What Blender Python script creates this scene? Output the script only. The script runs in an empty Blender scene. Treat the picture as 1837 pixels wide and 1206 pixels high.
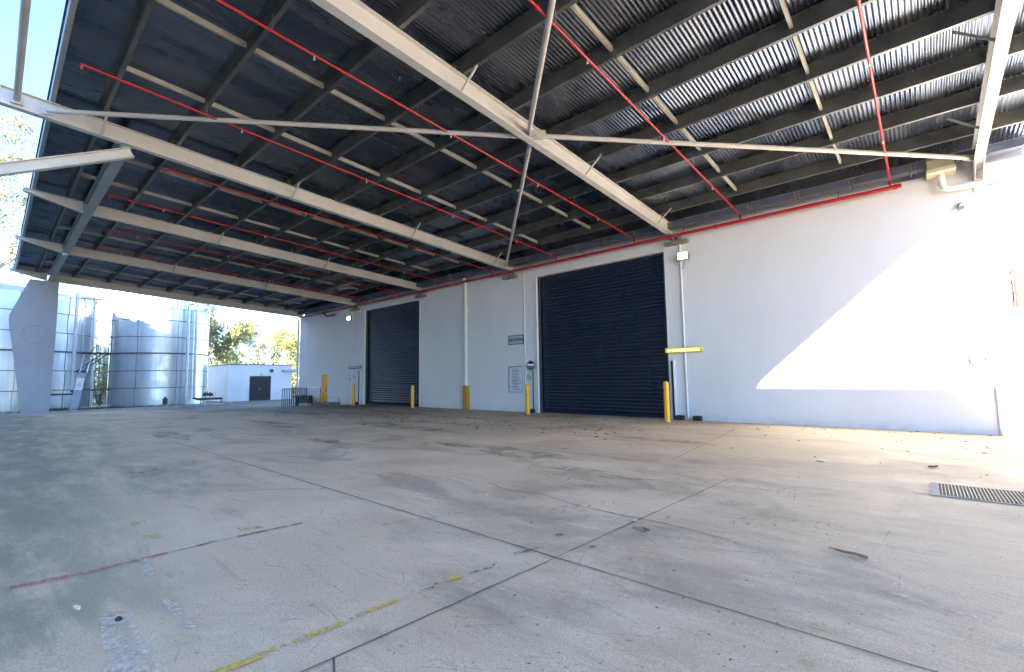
import bpy, math, random
from mathutils import Vector, Matrix
R = math.radians
rnd = random.Random(7)
scene = bpy.context.scene

# ------------------------------------------------------------------ camera
cam_data = bpy.data.cameras.new('camera')
cam = bpy.data.objects.new('camera', cam_data)
scene.collection.objects.link(cam)
scene.camera = cam
yaw, pitch, roll = R(-41.663), R(5.1704), R(-0.8925)
fw = Vector((math.sin(yaw)*math.cos(pitch), math.cos(yaw)*math.cos(pitch), math.sin(pitch)))
rt = Vector((math.cos(yaw), -math.sin(yaw), 0))
up = rt.cross(fw)
c_, s_ = math.cos(roll), math.sin(roll)
r2 = c_*rt + s_*up
u2 = -s_*rt + c_*up
cam.matrix_world = Matrix(((r2.x, u2.x, -fw.x, 0), (r2.y, u2.y, -fw.y, 0), (r2.z, u2.z, -fw.z, 0), (0, 0, 0, 1)))
cam_data.sensor_width = 36
cam_data.sensor_fit = 'HORIZONTAL'
cam_data.lens = 829.65/1837*36
cam_data.clip_start = 0.05
cam_data.clip_end = 2000

# ------------------------------------------------------------------ sky, sun, exposure
SUN = Vector((-0.963, 2.0, -1.0)).normalized()
elev = math.asin(-SUN.z)
world = bpy.data.worlds.new('World')
scene.world = world
world.use_nodes = True
wn = world.node_tree
wn.nodes.clear()
wo = wn.nodes.new('ShaderNodeOutputWorld')
wb = wn.nodes.new('ShaderNodeBackground')
sky = wn.nodes.new('ShaderNodeTexSky')
sky.sky_type = 'NISHITA'
sky.sun_disc = False
sky.sun_elevation = elev
sky.sun_rotation = math.atan2(-SUN.x, -SUN.y)
sky.air_density = 1.0
sky.dust_density = 0.0
sky.ozone_density = 2.2
sky.altitude = 3500
wb.inputs['Strength'].default_value = 0.06
tint = wn.nodes.new('ShaderNodeMix'); tint.data_type = 'RGBA'; tint.blend_type = 'MULTIPLY'
tint.inputs[0].default_value = 1.0
tint.inputs[7].default_value = (0.88, 0.945, 0.96, 1)
wn.links.new(sky.outputs[0], tint.inputs[6])
wn.links.new(tint.outputs[2], wb.inputs[0])
wn.links.new(wb.outputs[0], wo.inputs[0])
ld = bpy.data.lights.new('sun', 'SUN')
ld.energy = 3.6
ld.angle = R(0.5)
ld.color = (1.0, 0.93, 0.82)
lo = bpy.data.objects.new('sun', ld)
scene.collection.objects.link(lo)
lo.rotation_euler = SUN.to_track_quat('-Z', 'Y').to_euler()
lo.location = (20, -40, 30)
scene.view_settings.view_transform = 'Standard'
scene.view_settings.look = 'None'
scene.view_settings.exposure = 4.27
scene.view_settings.gamma = 1
scene.render.engine = 'CYCLES'
scene.cycles.max_bounces = 10
scene.cycles.diffuse_bounces = 6
scene.cycles.glossy_bounces = 4
scene.cycles.use_denoising = True
scene.cycles.sample_clamp_indirect = 12

# ------------------------------------------------------------------ mesh helpers
class MB:
    def __init__(s): s.v, s.f, s.sm = [], [], []
    def add(s, vs, fs, smooth=False):
        o = len(s.v)
        s.v += [tuple(p) for p in vs]
        for q in fs:
            s.f.append(tuple(i+o for i in q)); s.sm.append(smooth)
        return s
    def box(s, x0, x1, y0, y1, z0, z1):
        return s.add([(x0,y0,z0),(x1,y0,z0),(x1,y1,z0),(x0,y1,z0),(x0,y0,z1),(x1,y0,z1),(x1,y1,z1),(x0,y1,z1)],
                     [(0,3,2,1),(4,5,6,7),(0,1,5,4),(1,2,6,5),(2,3,7,6),(3,0,4,7)])
    def bbox(s, x0, x1, y0, y1, z0, z1, b=0.01):
        # box with chamfered vertical and horizontal edges
        vs = []; n = 0
        rings = []
        for z, i in ((z0,b),(z0+b,0),(z1-b,0),(z1,b)):
            k = b
            ring = [(x0+i+k,y0+i),(x1-i-k,y0+i),(x1-i,y0+i+k),(x1-i,y1-i-k),(x1-i-k,y1-i),(x0+i+k,y1-i),(x0+i,y1-i-k),(x0+i,y0+i+k)]
            rings.append([(p[0],p[1],z) for p in ring])
        for r in rings: vs += r
        fs = [tuple(range(7,-1,-1)), tuple(range(24,32))]
        for a in range(3):
            for j in range(8):
                k = (j+1) % 8
                fs.append((a*8+j, a*8+k, a*8+8+k, a*8+8+j))
        return s.add(vs, fs)
    def frame(s, p0, p1, up=(0,0,1)):
        p0, p1 = Vector(p0), Vector(p1)
        d = (p1-p0).normalized()
        u = Vector(up)
        if abs(d.dot(u)) > .98: u = Vector((0,1,0))
        a = d.cross(u).normalized()
        return p0, p1, a, a.cross(d).normalized()
    def bar(s, p0, p1, w, h, up=(0,0,1)):
        p0, p1, a, b = s.frame(p0, p1, up)
        vs = []
        for p in (p0, p1):
            for i, j in ((-1,-1),(1,-1),(1,1),(-1,1)): vs.append(p + a*(w/2*i) + b*(h/2*j))
        return s.add(vs, [(0,3,2,1),(4,5,6,7),(0,1,5,4),(1,2,6,5),(2,3,7,6),(3,0,4,7)])
    def tube(s, pts, r, n=12, cap=True, r1=None):
        pts = [Vector(p) for p in pts]
        rs = [r + ((r1-r)*i/(len(pts)-1) if r1 is not None else 0) for i in range(len(pts))]
        vs = []; prev = None
        for i, p in enumerate(pts):
            if i == 0: d = pts[1]-pts[0]
            elif i == len(pts)-1: d = pts[-1]-pts[-2]
            else: d = (pts[i+1]-p).normalized() + (p-pts[i-1]).normalized()
            d.normalize()
            if prev is None:
                u = Vector((0,0,1)) if abs(d.z) < .9 else Vector((1,0,0))
                a = d.cross(u).normalized()
            else:
                a = (prev - d*prev.dot(d)).normalized()
            b = d.cross(a)
            prev = a
            for k in range(n):
                t = 2*math.pi*k/n
                vs.append(p + a*math.cos(t)*rs[i] + b*math.sin(t)*rs[i])
        fs = []
        for i in range(len(pts)-1):
            for k in range(n):
                k2 = (k+1) % n
                fs.append((i*n+k, i*n+k2, i*n+n+k2, i*n+n+k))
        s.add(vs, fs, True)
        if cap:
            o = (len(pts)-1)*n
            s.add([vs[k] for k in range(n)], [tuple(range(n-1,-1,-1))])
            s.add([vs[o+k] for k in range(n)], [tuple(range(n))])
        return s
    def prism(s, poly, axis, a0, a1):
        # poly in the two other axes
        def P(q, a):
            return (a, q[0], q[1]) if axis == 'x' else ((q[0], a, q[1]) if axis == 'y' else (q[0], q[1], a))
        n = len(poly)
        vs = [P(q, a0) for q in poly] + [P(q, a1) for q in poly]
        fs = [tuple(range(n-1,-1,-1)), tuple(range(n, 2*n))] + [(i, (i+1)%n, n+(i+1)%n, n+i) for i in range(n)]
        return s.add(vs, fs)
    def lathe(s, prof, cx, cy, n=32, smooth=True):
        vs = []
        for r, z in prof:
            for k in range(n):
                t = 2*math.pi*k/n
                vs.append((cx+r*math.cos(t), cy+r*math.sin(t), z))
        fs = []
        for i in range(len(prof)-1):
            for k in range(n):
                k2 = (k+1) % n
                fs.append((i*n+k, i*n+k2, i*n+n+k2, i*n+n+k))
        return s.add(vs, fs, smooth)
    def build(s, name, mat, root=None):
        me = bpy.data.meshes.new(name)
        me.from_pydata(s.v, [], s.f)
        me.polygons.foreach_set('use_smooth', s.sm)
        me.update()
        import bmesh
        bm = bmesh.new(); bm.from_mesh(me)
        bmesh.ops.recalc_face_normals(bm, faces=bm.faces)
        bm.to_mesh(me); bm.free()
        me.materials.append(mat)
        o = bpy.data.objects.new(name, me)
        scene.collection.objects.link(o)
        if root is not None: adopt(o, root)
        return o
def adopt(o, root):
    off = Vector((0,0,0)); p = root
    while p is not None:
        off += Vector(p.location); p = p.parent
    o.parent = root
    o.location = -off
def thing(name, label, cat, loc=(0,0,0), group=None):
    o = bpy.data.objects.new(name, None)
    o.empty_display_size = 0.3
    scene.collection.objects.link(o)
    o.location = loc
    tag(o, label, cat, group)
    return o
def tag(o, label=None, cat=None, group=None, kind=None):
    if label: o['label'] = label
    if cat: o['category'] = cat
    if group: o['group'] = group
    if kind: o['kind'] = kind
    return o
def recenter(o, loc):
    # top-level mesh built in world coordinates gets its origin at its base
    me = o.data
    me.transform(Matrix.Translation(-Vector(loc)))
    o.location = loc
    return o
def copy_tree(o, parent=None):
    c = o.copy(); scene.collection.objects.link(c)
    if parent is not None: c.parent = parent
    for ch in list(o.children): copy_tree(ch, c)
    return c
def text_mesh(name, body, size, loc, mat, root=None, extrude=0.002, bold=0.0, align='CENTER'):
    cu = bpy.data.curves.new(name, 'FONT')
    cu.body = body; cu.size = size; cu.extrude = extrude; cu.offset = bold
    cu.align_x = align; cu.align_y = 'CENTER'
    t = bpy.data.objects.new(name + '_tmp', cu)
    scene.collection.objects.link(t)
    dg = bpy.context.evaluated_depsgraph_get()
    me = bpy.data.meshes.new_from_object(t.evaluated_get(dg))
    bpy.data.objects.remove(t)
    me.transform(Matrix.Rotation(R(90), 4, 'X'))
    me.transform(Matrix.Translation(Vector(loc)))
    me.materials.clear(); me.materials.append(mat)
    o = bpy.data.objects.new(name, me)
    scene.collection.objects.link(o)
    if root is not None: adopt(o, root)
    return o

# ------------------------------------------------------------------ material helpers
class NT:
    def __init__(s, name):
        s.m = bpy.data.materials.new(name); s.m.use_nodes = True
        s.t = s.m.node_tree; s.p = s.t.nodes['Principled BSDF']
        s.out = s.t.nodes['Material Output']
        s.co = s.t.nodes.new('ShaderNodeTexCoord').outputs['Object']
    def n(s, kind, **kw):
        nd = s.t.nodes.new(kind)
        for k, v in kw.items():
            if k.startswith('i_'): nd.inputs[k[2:]].default_value = v
            else: setattr(nd, k, v)
        return nd
    def link(s, a, b): s.t.links.new(a, b)
    def map(s, scale=(1,1,1), loc=(0,0,0), rot=(0,0,0), co=None):
        m = s.n('ShaderNodeMapping')
        m.inputs['Scale'].default_value = scale; m.inputs['Location'].default_value = loc; m.inputs['Rotation'].default_value = rot
        s.link(co or s.co, m.inputs[0]); return m.outputs[0]
    def noise(s, scale, detail=4, rough=.55, co=None, dist=0):
        nd = s.n('ShaderNodeTexNoise'); nd.inputs['Scale'].default_value = scale; nd.inputs['Detail'].default_value = detail
        nd.inputs['Roughness'].default_value = rough; nd.inputs['Distortion'].default_value = dist
        s.link(co or s.co, nd.inputs['Vector']); return nd.outputs['Fac']
    def ramp(s, fac, a, b, lo=0, hi=1):
        nd = s.n('ShaderNodeMapRange'); nd.inputs['From Min'].default_value = a; nd.inputs['From Max'].default_value = b
        nd.inputs['To Min'].default_value = lo; nd.inputs['To Max'].default_value = hi; nd.interpolation_type = 'SMOOTHSTEP'
        s.link(fac, nd.inputs['Value']); return nd.outputs[0]
    def math(s, op, a, b=None):
        nd = s.n('ShaderNodeMath', operation=op)
        for i, x in enumerate((a, b)):
            if x is None: continue
            if isinstance(x, (int, float)): nd.inputs[i].default_value = x
            else: s.link(x, nd.inputs[i])
        return nd.outputs[0]
    def mix(s, fac, a, b, mode='MIX'):
        nd = s.n('ShaderNodeMix', data_type='RGBA', blend_type=mode)
        if isinstance(fac, (int, float)): nd.inputs[0].default_value = fac
        else: s.link(fac, nd.inputs[0])
        for i, x in ((6, a), (7, b)):
            if isinstance(x, tuple): nd.inputs[i].default_value = (*x, 1)
            else: s.link(x, nd.inputs[i])
        return nd.outputs[2]
    def set(s, col=None, rough=None, metal=None, bump=None, bdist=.01, bstr=.5, spec=None):
        for key, x in (('Base Color', col), ('Roughness', rough), ('Metallic', metal), ('Specular IOR Level', spec)):
            if x is None: continue
            if isinstance(x, tuple): s.p.inputs[key].default_value = (*x, 1)
            elif isinstance(x, (int, float)): s.p.inputs[key].default_value = x
            else: s.link(x, s.p.inputs[key])
        if bump is not None:
            b = s.n('ShaderNodeBump'); b.inputs['Distance'].default_value = bdist; b.inputs['Strength'].default_value = bstr
            s.link(bump, b.inputs['Height']); s.link(b.outputs[0], s.p.inputs['Normal'])
        return s.m
def shade(c, k): return tuple(min(1, x*k) for x in c)
def simple(name, col, rough=.6, metal=0, var=.15, scale=3, bump=0, grime=None):
    t = NT(name)
    n1 = t.noise(scale, 5, .6)
    c = t.mix(t.ramp(n1, .3, .7), shade(col, 1-var), shade(col, 1+var))
    if grime:
        g = t.noise(scale*2.7, 6, .7)
        c = t.mix(t.ramp(g, .55, .75, 0, grime[1]), c, grime[0])
    return t.set(c, t.ramp(n1, .2, .8, rough*.85, min(1, rough*1.15)), metal, t.noise(scale*20, 3) if bump else None, .002, bump)

# painted steel / structure
M_RAFTER = simple('cream_painted_steel', (.56,.555,.53), .5, 0, .05, 1.5, 0, ((.35,.32,.26), .35))
M_TUBE = simple('grey_painted_tube', (.49,.485,.46), .45, 0, .08, 2, 0, ((.3,.27,.22), .3))
M_PURLIN = simple('dull_galvanised_purlin', (.165,.166,.155), .45, .65, .22, 2.2, 0, ((.12,.115,.10), .5))
M_BRIDGE = simple('pale_galvanised_bridging', (.42,.41,.36), .55, .15, .15, 3, 0, ((.3,.26,.2), .4))
M_STRAP = simple('dull_strap', (.24,.23,.20), .5, .3, .1, 3)
M_FASCIA = simple('fascia_steel', (.33,.36,.36), .5, .2, .1, 2)
M_RED = simple('red_pipe_paint', (.36,.012,.016), .38, 0, .12, 4, 0, ((.3,.03,.025), .4))
M_BLACK = simple('black_rubber', (.018,.018,.02), .7, 0, .2, 8)
M_DARK = simple('dark_steel', (.07,.065,.065), .6, .2, .25, 6)
M_GREY = simple('grey_steel', (.22,.22,.21), .6, .3, .2, 5)
M_WHITE = simple('white_paint', (.72,.73,.74), .5, 0, .04, 3)
M_PVC = simple('white_pvc', (.66,.66,.63), .4, 0, .05, 3, 0, ((.5,.48,.42), .3))
M_YELLOW = simple('yellow_bollard_paint', (.80,.40,.012), .42, 0, .08, 9, 0, ((.22,.12,.04), .65))
M_YGUARD = simple('yellow_guard_paint', (.46,.22,.012), .5, 0, .12, 5, 0, ((.3,.17,.04), .6))
M_YDOOR = simple('yellow_door_paint', (.95,.44,.012), .4, 0, .04, 2)
M_BEIGE = simple('beige_rainhead', (.55,.51,.38), .5, 0, .06, 3)
M_GUTTER = simple('blue_grey_gutter', (.12,.135,.19), .5, .3, .1, 2, 0, ((.2,.2,.2), .4))
M_GREEN = simple('dark_green_paint', (.02,.085,.065), .45, 0, .15, 5)
M_STAIN = simple('weathered_concrete', (.33,.31,.28), .9, 0, .2, 3, .6, ((.15,.14,.12), .7))
M_CONCP = simple('pillar_paint', (.36,.38,.43), .75, 0, .06, 1.2, .5, ((.33,.34,.35), .35))
M_KERB = simple('kerb_concrete', (.36,.35,.32), .9, 0, .2, 2, .5, ((.14,.15,.10), .7))
M_BARK = simple('gum_bark', (.23,.20,.165), .9, 0, .35, 1.5, .5)
M_TWIG = simple('grey_bark_strip', (.20,.155,.12), .85, 0, .5, 30, .5)

def m_wall():
    t = NT('painted_precast_wall')
    big = t.noise(.35, 4)
    streak = t.noise(1.0, 5, .6, t.map((2.2, 1, .18)))
    c = t.mix(t.ramp(big, .3, .7), (.69,.675,.685), (.735,.72,.728))
    c = t.mix(t.ramp(streak, .55, .8, 0, .28), c, (.56,.57,.58))
    sp = t.noise(9, 3, .5)
    c = t.mix(t.ramp(sp, .72, .76, 0, .35), c, (.5,.49,.46))
    sx = t.n('ShaderNodeSeparateXYZ'); t.link(t.co, sx.inputs[0])
    low = t.math('MULTIPLY', t.ramp(sx.outputs[2], -1.45, -1.15, 1, 0), t.ramp(t.noise(2.5, 6, .7), .4, .62, 0, .35))
    c = t.mix(low, c, (.42,.39,.34))
    return t.set(c, .82, 0, t.noise(70, 4, .7), .006, .5)
M_WALL = m_wall()

def m_door(name, col):
    t = NT(name)
    n1 = t.noise(1.2, 5, .6, t.map((1, 1, .4)))
    c = t.mix(t.ramp(n1, .35, .7), shade(col, .93), shade(col, 1.1))
    d = t.noise(6, 6, .7, t.map((1, 1, .25)))
    c = t.mix(t.ramp(d, .5, .8, 0, .25), c, shade(col, 1.6))
    return t.set(c, .20, .0, None, spec=.6)
M_DOOR = m_door('navy_roller_shutter', (.0065,.0115,.031))

def m_roofsheet():
    t = NT('galvanised_roof_sheet')
    n1 = t.noise(.9, 5, .6, t.map((1.5, .35, 1)))
    c = t.mix(t.ramp(n1, .3, .72), (.090,.112,.155), (.20,.22,.26))
    s1 = t.noise(14, 6, .75, t.map((1, .5, 1)))
    c = t.mix(t.ramp(s1, .60, .76, 0, .35), c, (.05,.05,.05))
    s2 = t.noise(5, 4, .6, t.map((1, .12, 1)))
    c = t.mix(t.ramp(s2, .6, .78, 0, .4), c, (.26,.26,.265))
    return t.set(c, t.ramp(n1, .3, .7, .22, .34), .95)
M_SHEET = m_roofsheet()

def m_tank():
    t = NT('galvanised_tank_steel')
    n1 = t.noise(.8, 5, .6, t.map((1, 1, .25)))
    c = t.mix(t.ramp(n1, .3, .7), (.46,.50,.54), (.62,.65,.68))
    s1 = t.noise(2.2, 5, .65, t.map((3, 3, .12)))
    c = t.mix(t.ramp(s1, .5, .75, 0, .5), c, (.33,.35,.36))
    return t.set(c, t.ramp(t.noise(1.5, 4), .3, .7, .28, .42), .62, t.noise(1.3, 3, .5, t.map((2, 2, .5))), .03, .35)
M_TANK = m_tank()
M_TANKROOF = simple('pale_tank_roof', (.62,.60,.52), .5, .3, .1, 1.5)
M_TRIM = simple('tank_seam_steel', (.10,.12,.15), .5, .5, .2, 4)

def m_shed():
    t = NT('shed_paint')
    c = t.mix(t.ramp(t.noise(.8, 5), .3, .7), (.70,.72,.76), (.78,.79,.82))
    c = t.mix(t.ramp(t.noise(2, 5, .7, t.map((2, 2, .2))), .6, .8, 0, .3), c, (.55,.56,.57))
    return t.set(c, .8, 0, t.noise(40, 3), .004, .4)
M_SHED = m_shed()

def m_concrete():
    t = NT('stained_concrete_slab')
    sx = t.n('ShaderNodeSeparateXYZ'); t.link(t.co, sx.inputs[0])
    X, Y = sx.outputs[0], sx.outputs[1]
    big = t.noise(.22, 6, .6, dist=.6)
    med = t.noise(1.1, 6, .62, dist=.4)
    c = t.mix(t.ramp(big, .32, .68), (.365,.292,.228), (.455,.375,.300))
    c = t.mix(t.ramp(med, .38, .66, 0, .8), c, (.510,.432,.355))
    # darker patches worn by traffic
    st = t.noise(.55, 7, .68, t.map((.8, 1.6, 1), (3, 7, 0)), .8)
    c = t.mix(t.ramp(st, .47, .68, 0, .62), c, (.185,.168,.148))
    # scuffs and sweeping streaks
    s1 = t.noise(2.2, 6, .7, t.map((.55, 3.6, 1), (0, 0, 0), (0, 0, R(28))), .5)
    c = t.mix(t.ramp(s1, .54, .74, 0, .42), c, (.57,.515,.455))
    s2 = t.noise(3.4, 6, .7, t.map((.5, 4.5, 1), (9, 3, 0), (0, 0, R(-14))), .6)
    c = t.mix(t.ramp(s2, .56, .74, 0, .45), c, (.185,.17,.15))
    # broad dirt band before the doors, and a silty wash at the wall's right end, its gold painting in bounced sunlight
    f = t.math('MULTIPLY', t.ramp(X, -26, -10, 1, .0), t.ramp(Y, 5, 9.5, 0, 1))
    dirt = t.math('MULTIPLY', f, t.ramp(t.noise(.7, 6, .6, t.map((.5, 1.3, 1), (2, 0, 0))), .30, .58, .5, 1.0))
    c = t.mix(dirt, c, (.135,.125,.112))
    silt_glow = t.math('MULTIPLY', t.ramp(X, -7, 0, 0, 1), t.ramp(Y, 5, 10, 0, 1))
    silt_glow = t.math('MULTIPLY', silt_glow, t.ramp(t.noise(1.2, 6, .65), .3, .65, .35, .95))
    c = t.mix(silt_glow, c, (.43,.34,.225))
    # algae at the open left
    al = t.math('MULTIPLY', t.ramp(X, -3.2, -8.5, 0, 1), t.ramp(Y, 2.6, .3, 0, 1))
    al = t.math('MULTIPLY', al, t.ramp(t.noise(1.6, 6, .7, t.map((.6, 2, 1))), .3, .62, .15, .95))
    c = t.mix(al, c, (.135,.150,.115))
    al2 = t.math('MULTIPLY', t.ramp(X, -2.2, -3.0, 0, 1), t.ramp(Y, 1.1, .1, 0, 1))
    al2 = t.math('MULTIPLY', al2, t.ramp(t.noise(2.6, 6, .7, t.map((.6, 2, 1), (4, 4, 0))), .3, .6, .1, .8))
    c = t.mix(al2, c, (.165,.172,.142))
    # dark specks, pits and pale chips
    sp = t.noise(26, 4, .6)
    c = t.mix(t.ramp(sp, .67, .72, 0, .7), c, (.10,.095,.088))
    sp2 = t.noise(60, 2, .5)
    c = t.mix(t.ramp(sp2, .70, .74, 0, .5), c, (.12,.115,.11))
    sp3 = t.noise(17, 5, .6, t.map((1, 1, 1), (31, 5, 0)))
    c = t.mix(t.ramp(sp3, .69, .73, 0, .5), c, (.60,.59,.57))
    grain = t.noise(140, 3, .6)
    c = t.mix(.20, c, t.ramp(grain, .3, .7, .0, 1.0), 'OVERLAY')
    c = t.mix(1.0, c, (1.18,1.06,.90), 'MULTIPLY')
    bump = t.math('ADD', t.math('MULTIPLY', t.noise(30, 6, .7), .7), t.math('MULTIPLY', med, .6))
    return t.set(c, t.ramp(med, .3, .7, .62, .85), 0, bump, .008, .6, spec=.4)
M_CONC = m_concrete()

def paint(name, col, thr, scale=7, density=.0, soft=.03, top=1.0):
    t = NT(name)
    n1 = t.noise(scale, 7, .75, t.map((1, 1, 1), (density, 0, 0)))
    n2 = t.noise(scale*5, 5, .7)
    a = t.math('ADD', t.math('MULTIPLY', n1, .7), t.math('MULTIPLY', n2, .3))
    al = t.ramp(a, thr-soft, thr+soft, 0, top)
    c = t.mix(t.ramp(n2, .35, .7), shade(col, .8), shade(col, 1.1))
    t.set(c, .8)
    t.link(al, t.p.inputs['Alpha'])
    return t.m
M_PYEL = paint('worn_yellow_line', (.62,.42,.09), .465, 9, 0, .05, .9)
M_PYEL2 = paint('faded_yellow_patch', (.60,.47,.20), .52, 14, 0, .1, .7)
M_PRED = paint('worn_red_line', (.46,.15,.125), .47, 6, 0, .1, .75)
M_PDRK = paint('dark_scuff', (.16,.15,.14), .50, 8, 0, .06, .75)
M_PWHT = paint('pale_chalky_mark', (.62,.54,.45), .50, 9, 0, .07, .8)
M_PSTAIN = paint('oil_stain', (.12,.11,.095), .54, 2.2, 0, .12, .6)
M_JOINT = simple('joint_sealant', (.12,.10,.08), .9, 0, .3, 8)
M_CRACK = paint('hairline_crack', (.10,.095,.09), .45, 12)

def emis(name, col, st):
    t = NT(name)
    t.set(col, .5)
    t.p.inputs['Emission Color'].default_value = (*col, 1)
    t.p.inputs['Emission Strength'].default_value = st
    return t.m
M_LAMP = emis('lit_flood_lens', (1.0,.88,.5), 2)
M_TUBEL = emis('lit_yellow_lens', (.95,.88,.30), .05)
M_LENS_OFF = simple('grey_lens', (.45,.46,.44), .4, 0, .1, 5)

def leafmat(name, a, b, tr=.35):
    t = NT(name)
    oi = t.n('ShaderNodeObjectInfo')
    n1 = t.noise(.45, 3)
    g = t.n('ShaderNodeNewGeometry')
    c = t.mix(t.ramp(n1, .35, .65), a, b)
    c = t.mix(t.math('MULTIPLY', g.outputs['Random Per Island'], .6), c, shade(b, 1.3))
    t.set(c, .6)
    tl = t.n('ShaderNodeBsdfTranslucent'); t.link(c, tl.inputs[0])
    ms = t.n('ShaderNodeMixShader'); ms.inputs[0].default_value = tr
    t.link(t.p.outputs[0], ms.inputs[1]); t.link(tl.outputs[0], ms.inputs[2]); t.link(ms.outputs[0], t.out.inputs[0])
    return t.m
M_LEAF = [leafmat('gum_leaves', (.10,.12,.05), (.26,.26,.11)),
          leafmat('yellow_green_leaves', (.17,.18,.07), (.34,.33,.13)),
          leafmat('grey_green_leaves', (.16,.18,.12), (.33,.35,.22))]
M_LEAFD = leafmat('bronze_gum_leaves', (.075,.08,.03), (.19,.16,.055))
M_GRASS = leafmat('verge_grass', (.05,.065,.02), (.13,.125,.05), .2)
M_SOIL = simple('verge_soil', (.12,.115,.07), .95, 0, .4, .8, .6, ((.07,.09,.035), .8))
M_LITTER = simple('dry_leaf_litter', (.11,.08,.05), .9, 0, .5, 40)
M_PALE = simple('pale_scrap', (.60,.55,.47), .8, 0, .2, 20)

# ------------------------------------------------------------------ ground
def sstep(t):
    t = max(0, min(1, t)); return t*t*(3-2*t)
def gz(x, y):
    yy = max(-6, min(15, y))
    z = -1.44 + .028*(15-yy)
    k = sstep((-x-24)/12)
    far = -1.8
    return z + (far - z)*k if x < -24 else z
xs = [-600,-300,-150,-90,-70] + [-60+i*1.0 for i in range(64)] + [6,12,25,50,100,200,400]
ys = [-500,-200,-100,-50,-30,-20,-12,-6,-4,-2,-1,0,1,2,3,4,5,6,7,8,9,10,11,12,13,14,15,16,18,22,30,60,120,250,500]
g = MB()
vs = [(x, y, gz(x, y)) for y in ys for x in xs]
nx = len(xs)
g.add(vs, [(j*nx+i, j*nx+i+1, j*nx+nx+i+1, j*nx+nx+i) for j in range(len(ys)-1) for i in range(nx-1)], True)
ground = g.build('ground', M_CONC); tag(ground, kind='structure')

def ribbon(pts, w, dz, jitter=0, closed_w=None):
    """thin sheet following the slab along a polyline"""
    m = MB(); L = []
    P = []
    for a, b in zip(pts[:-1], pts[1:]):
        n = max(1, int(math.dist(a, b)/.12))
        for i in range(n): P.append((a[0]+(b[0]-a[0])*i/n, a[1]+(b[1]-a[1])*i/n))
    P.append(pts[-1])
    vs = []
    for i, p in enumerate(P):
        q = P[min(i+1, len(P)-1)]; o = P[max(i-1, 0)]
        dx, dy = q[0]-o[0], q[1]-o[1]; l = math.hypot(dx, dy) or 1
        nx_, ny_ = -dy/l, dx/l
        j = rnd.uniform(-jitter, jitter)
        ww = w*rnd.uniform(.6, 1.25) if jitter else w
        for sgn in (-1, 1):
            x, y = p[0]+nx_*(sgn*ww/2+j), p[1]+ny_*(sgn*ww/2+j)
            vs.append((x, y, gz(x, y)+dz))
    m.add(vs, [(2*i, 2*i+1, 2*i+3, 2*i+2) for i in range(len(P)-1)])
    return m
def sheet(poly, dz):
    m = MB(); m.add([(x, y, gz(x, y)+dz) for x, y in poly], [tuple(range(len(poly)))]); return m
def struct(name, m, mat): return tag(m.build(name, mat), kind='structure')

struct('long_joint', ribbon([(-23, 2.31), (9, 2.34)], .011, .004, .004), M_JOINT)
struct('long_joint', ribbon([(-23, 6.50), (-1.2, 6.50), (-.04, 6.14)], .008, .004, .003), M_JOINT)
struct('cross_joint', ribbon([(-1.745, -2), (-1.745, 5.6)], .009, .0045, .004), M_JOINT)
struct('cross_joint', ribbon([(-2.8, 6.6), (-3.67, 12.54), (-3.8, 14.9)], .012, .0045, .008), M_JOINT)
struct('cross_joint', ribbon([(-9.6, -2), (-9.6, 14.9)], .009, .0045, .004), M_JOINT)
struct('slab_crack', ribbon([(-3.6, 3.62), (-3.29, 3.51), (-2.74, 3.57), (-2.29, 3.44), (-1.76, 3.45), (-1.43, 3.44), (-1.0, 3.36)], .010, .004, .008), M_CRACK)
struct('slab_crack', ribbon([(-1.75, .92), (-1.62, .86), (-1.55, .74)], .008, .004, .006), M_CRACK)
struct('yellow_line', ribbon([(-1.965, .30), (-1.965, .80)], .045, .006, .004), M_PYEL)
struct('yellow_line', ribbon([(-1.965, .86), (-1.965, 1.08)], .040, .006, .004), M_PYEL)
struct('yellow_line', ribbon([(-1.97, 1.14), (-1.97, 1.36)], .036, .006, .004), M_PYEL)
struct('yellow_line', ribbon([(-1.967, 1.66), (-1.965, 1.76)], .040, .006, .003), M_PYEL)
struct('scuff_mark', ribbon([(-1.975, .80), (-1.97, .87)], .04, .0068, .006), M_PDRK)
struct('scuff_mark', ribbon([(-2.0, 1.45), (-1.95, 1.55), (-1.99, 1.60)], .020, .006, .01), M_PDRK)
struct('scuff_mark', ribbon([(-1.95, 1.80), (-1.93, 1.95), (-1.96, 2.02)], .025, .006, .01), M_PDRK)
struct('scuff_mark', ribbon([(-1.96, 2.2), (-1.90, 2.42)], .035, .006, .012), M_PDRK)
struct('yellow_patch', sheet([(-4.57,.76),(-4.44,.74),(-4.42,.83),(-4.54,.85)], .005), M_PYEL2)
struct('yellow_patch', sheet([(-4.12,.74),(-3.96,.74),(-3.95,.84),(-4.10,.83)], .005), M_PYEL2)
struct('yellow_patch', sheet([(-3.80,1.24),(-3.72,1.24),(-3.66,1.37),(-3.74,1.37)], .005), M_PYEL2)
struct('yellow_patch', sheet([(-3.19,.69),(-3.10,.69),(-3.09,.76),(-3.17,.76)], .005), M_PYEL2)
struct('yellow_patch', sheet([(-.445,2.40),(-.395,2.40),(-.395,2.46),(-.445,2.46)], .005), M_PYEL2)
struct('yellow_patch', sheet([(-.44,2.06),(-.385,2.06),(-.385,2.12),(-.44,2.12)], .005), M_PYEL2)
struct('red_line', ribbon([(-3.535, .12), (-3.52, .44), (-3.555, .78)], .05, .005, .006), M_PRED)
struct('scuff_mark', ribbon([(-3.56, .78), (-3.58, 1.15), (-3.58, 1.62)], .035, .005, .006), M_PDRK)
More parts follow.
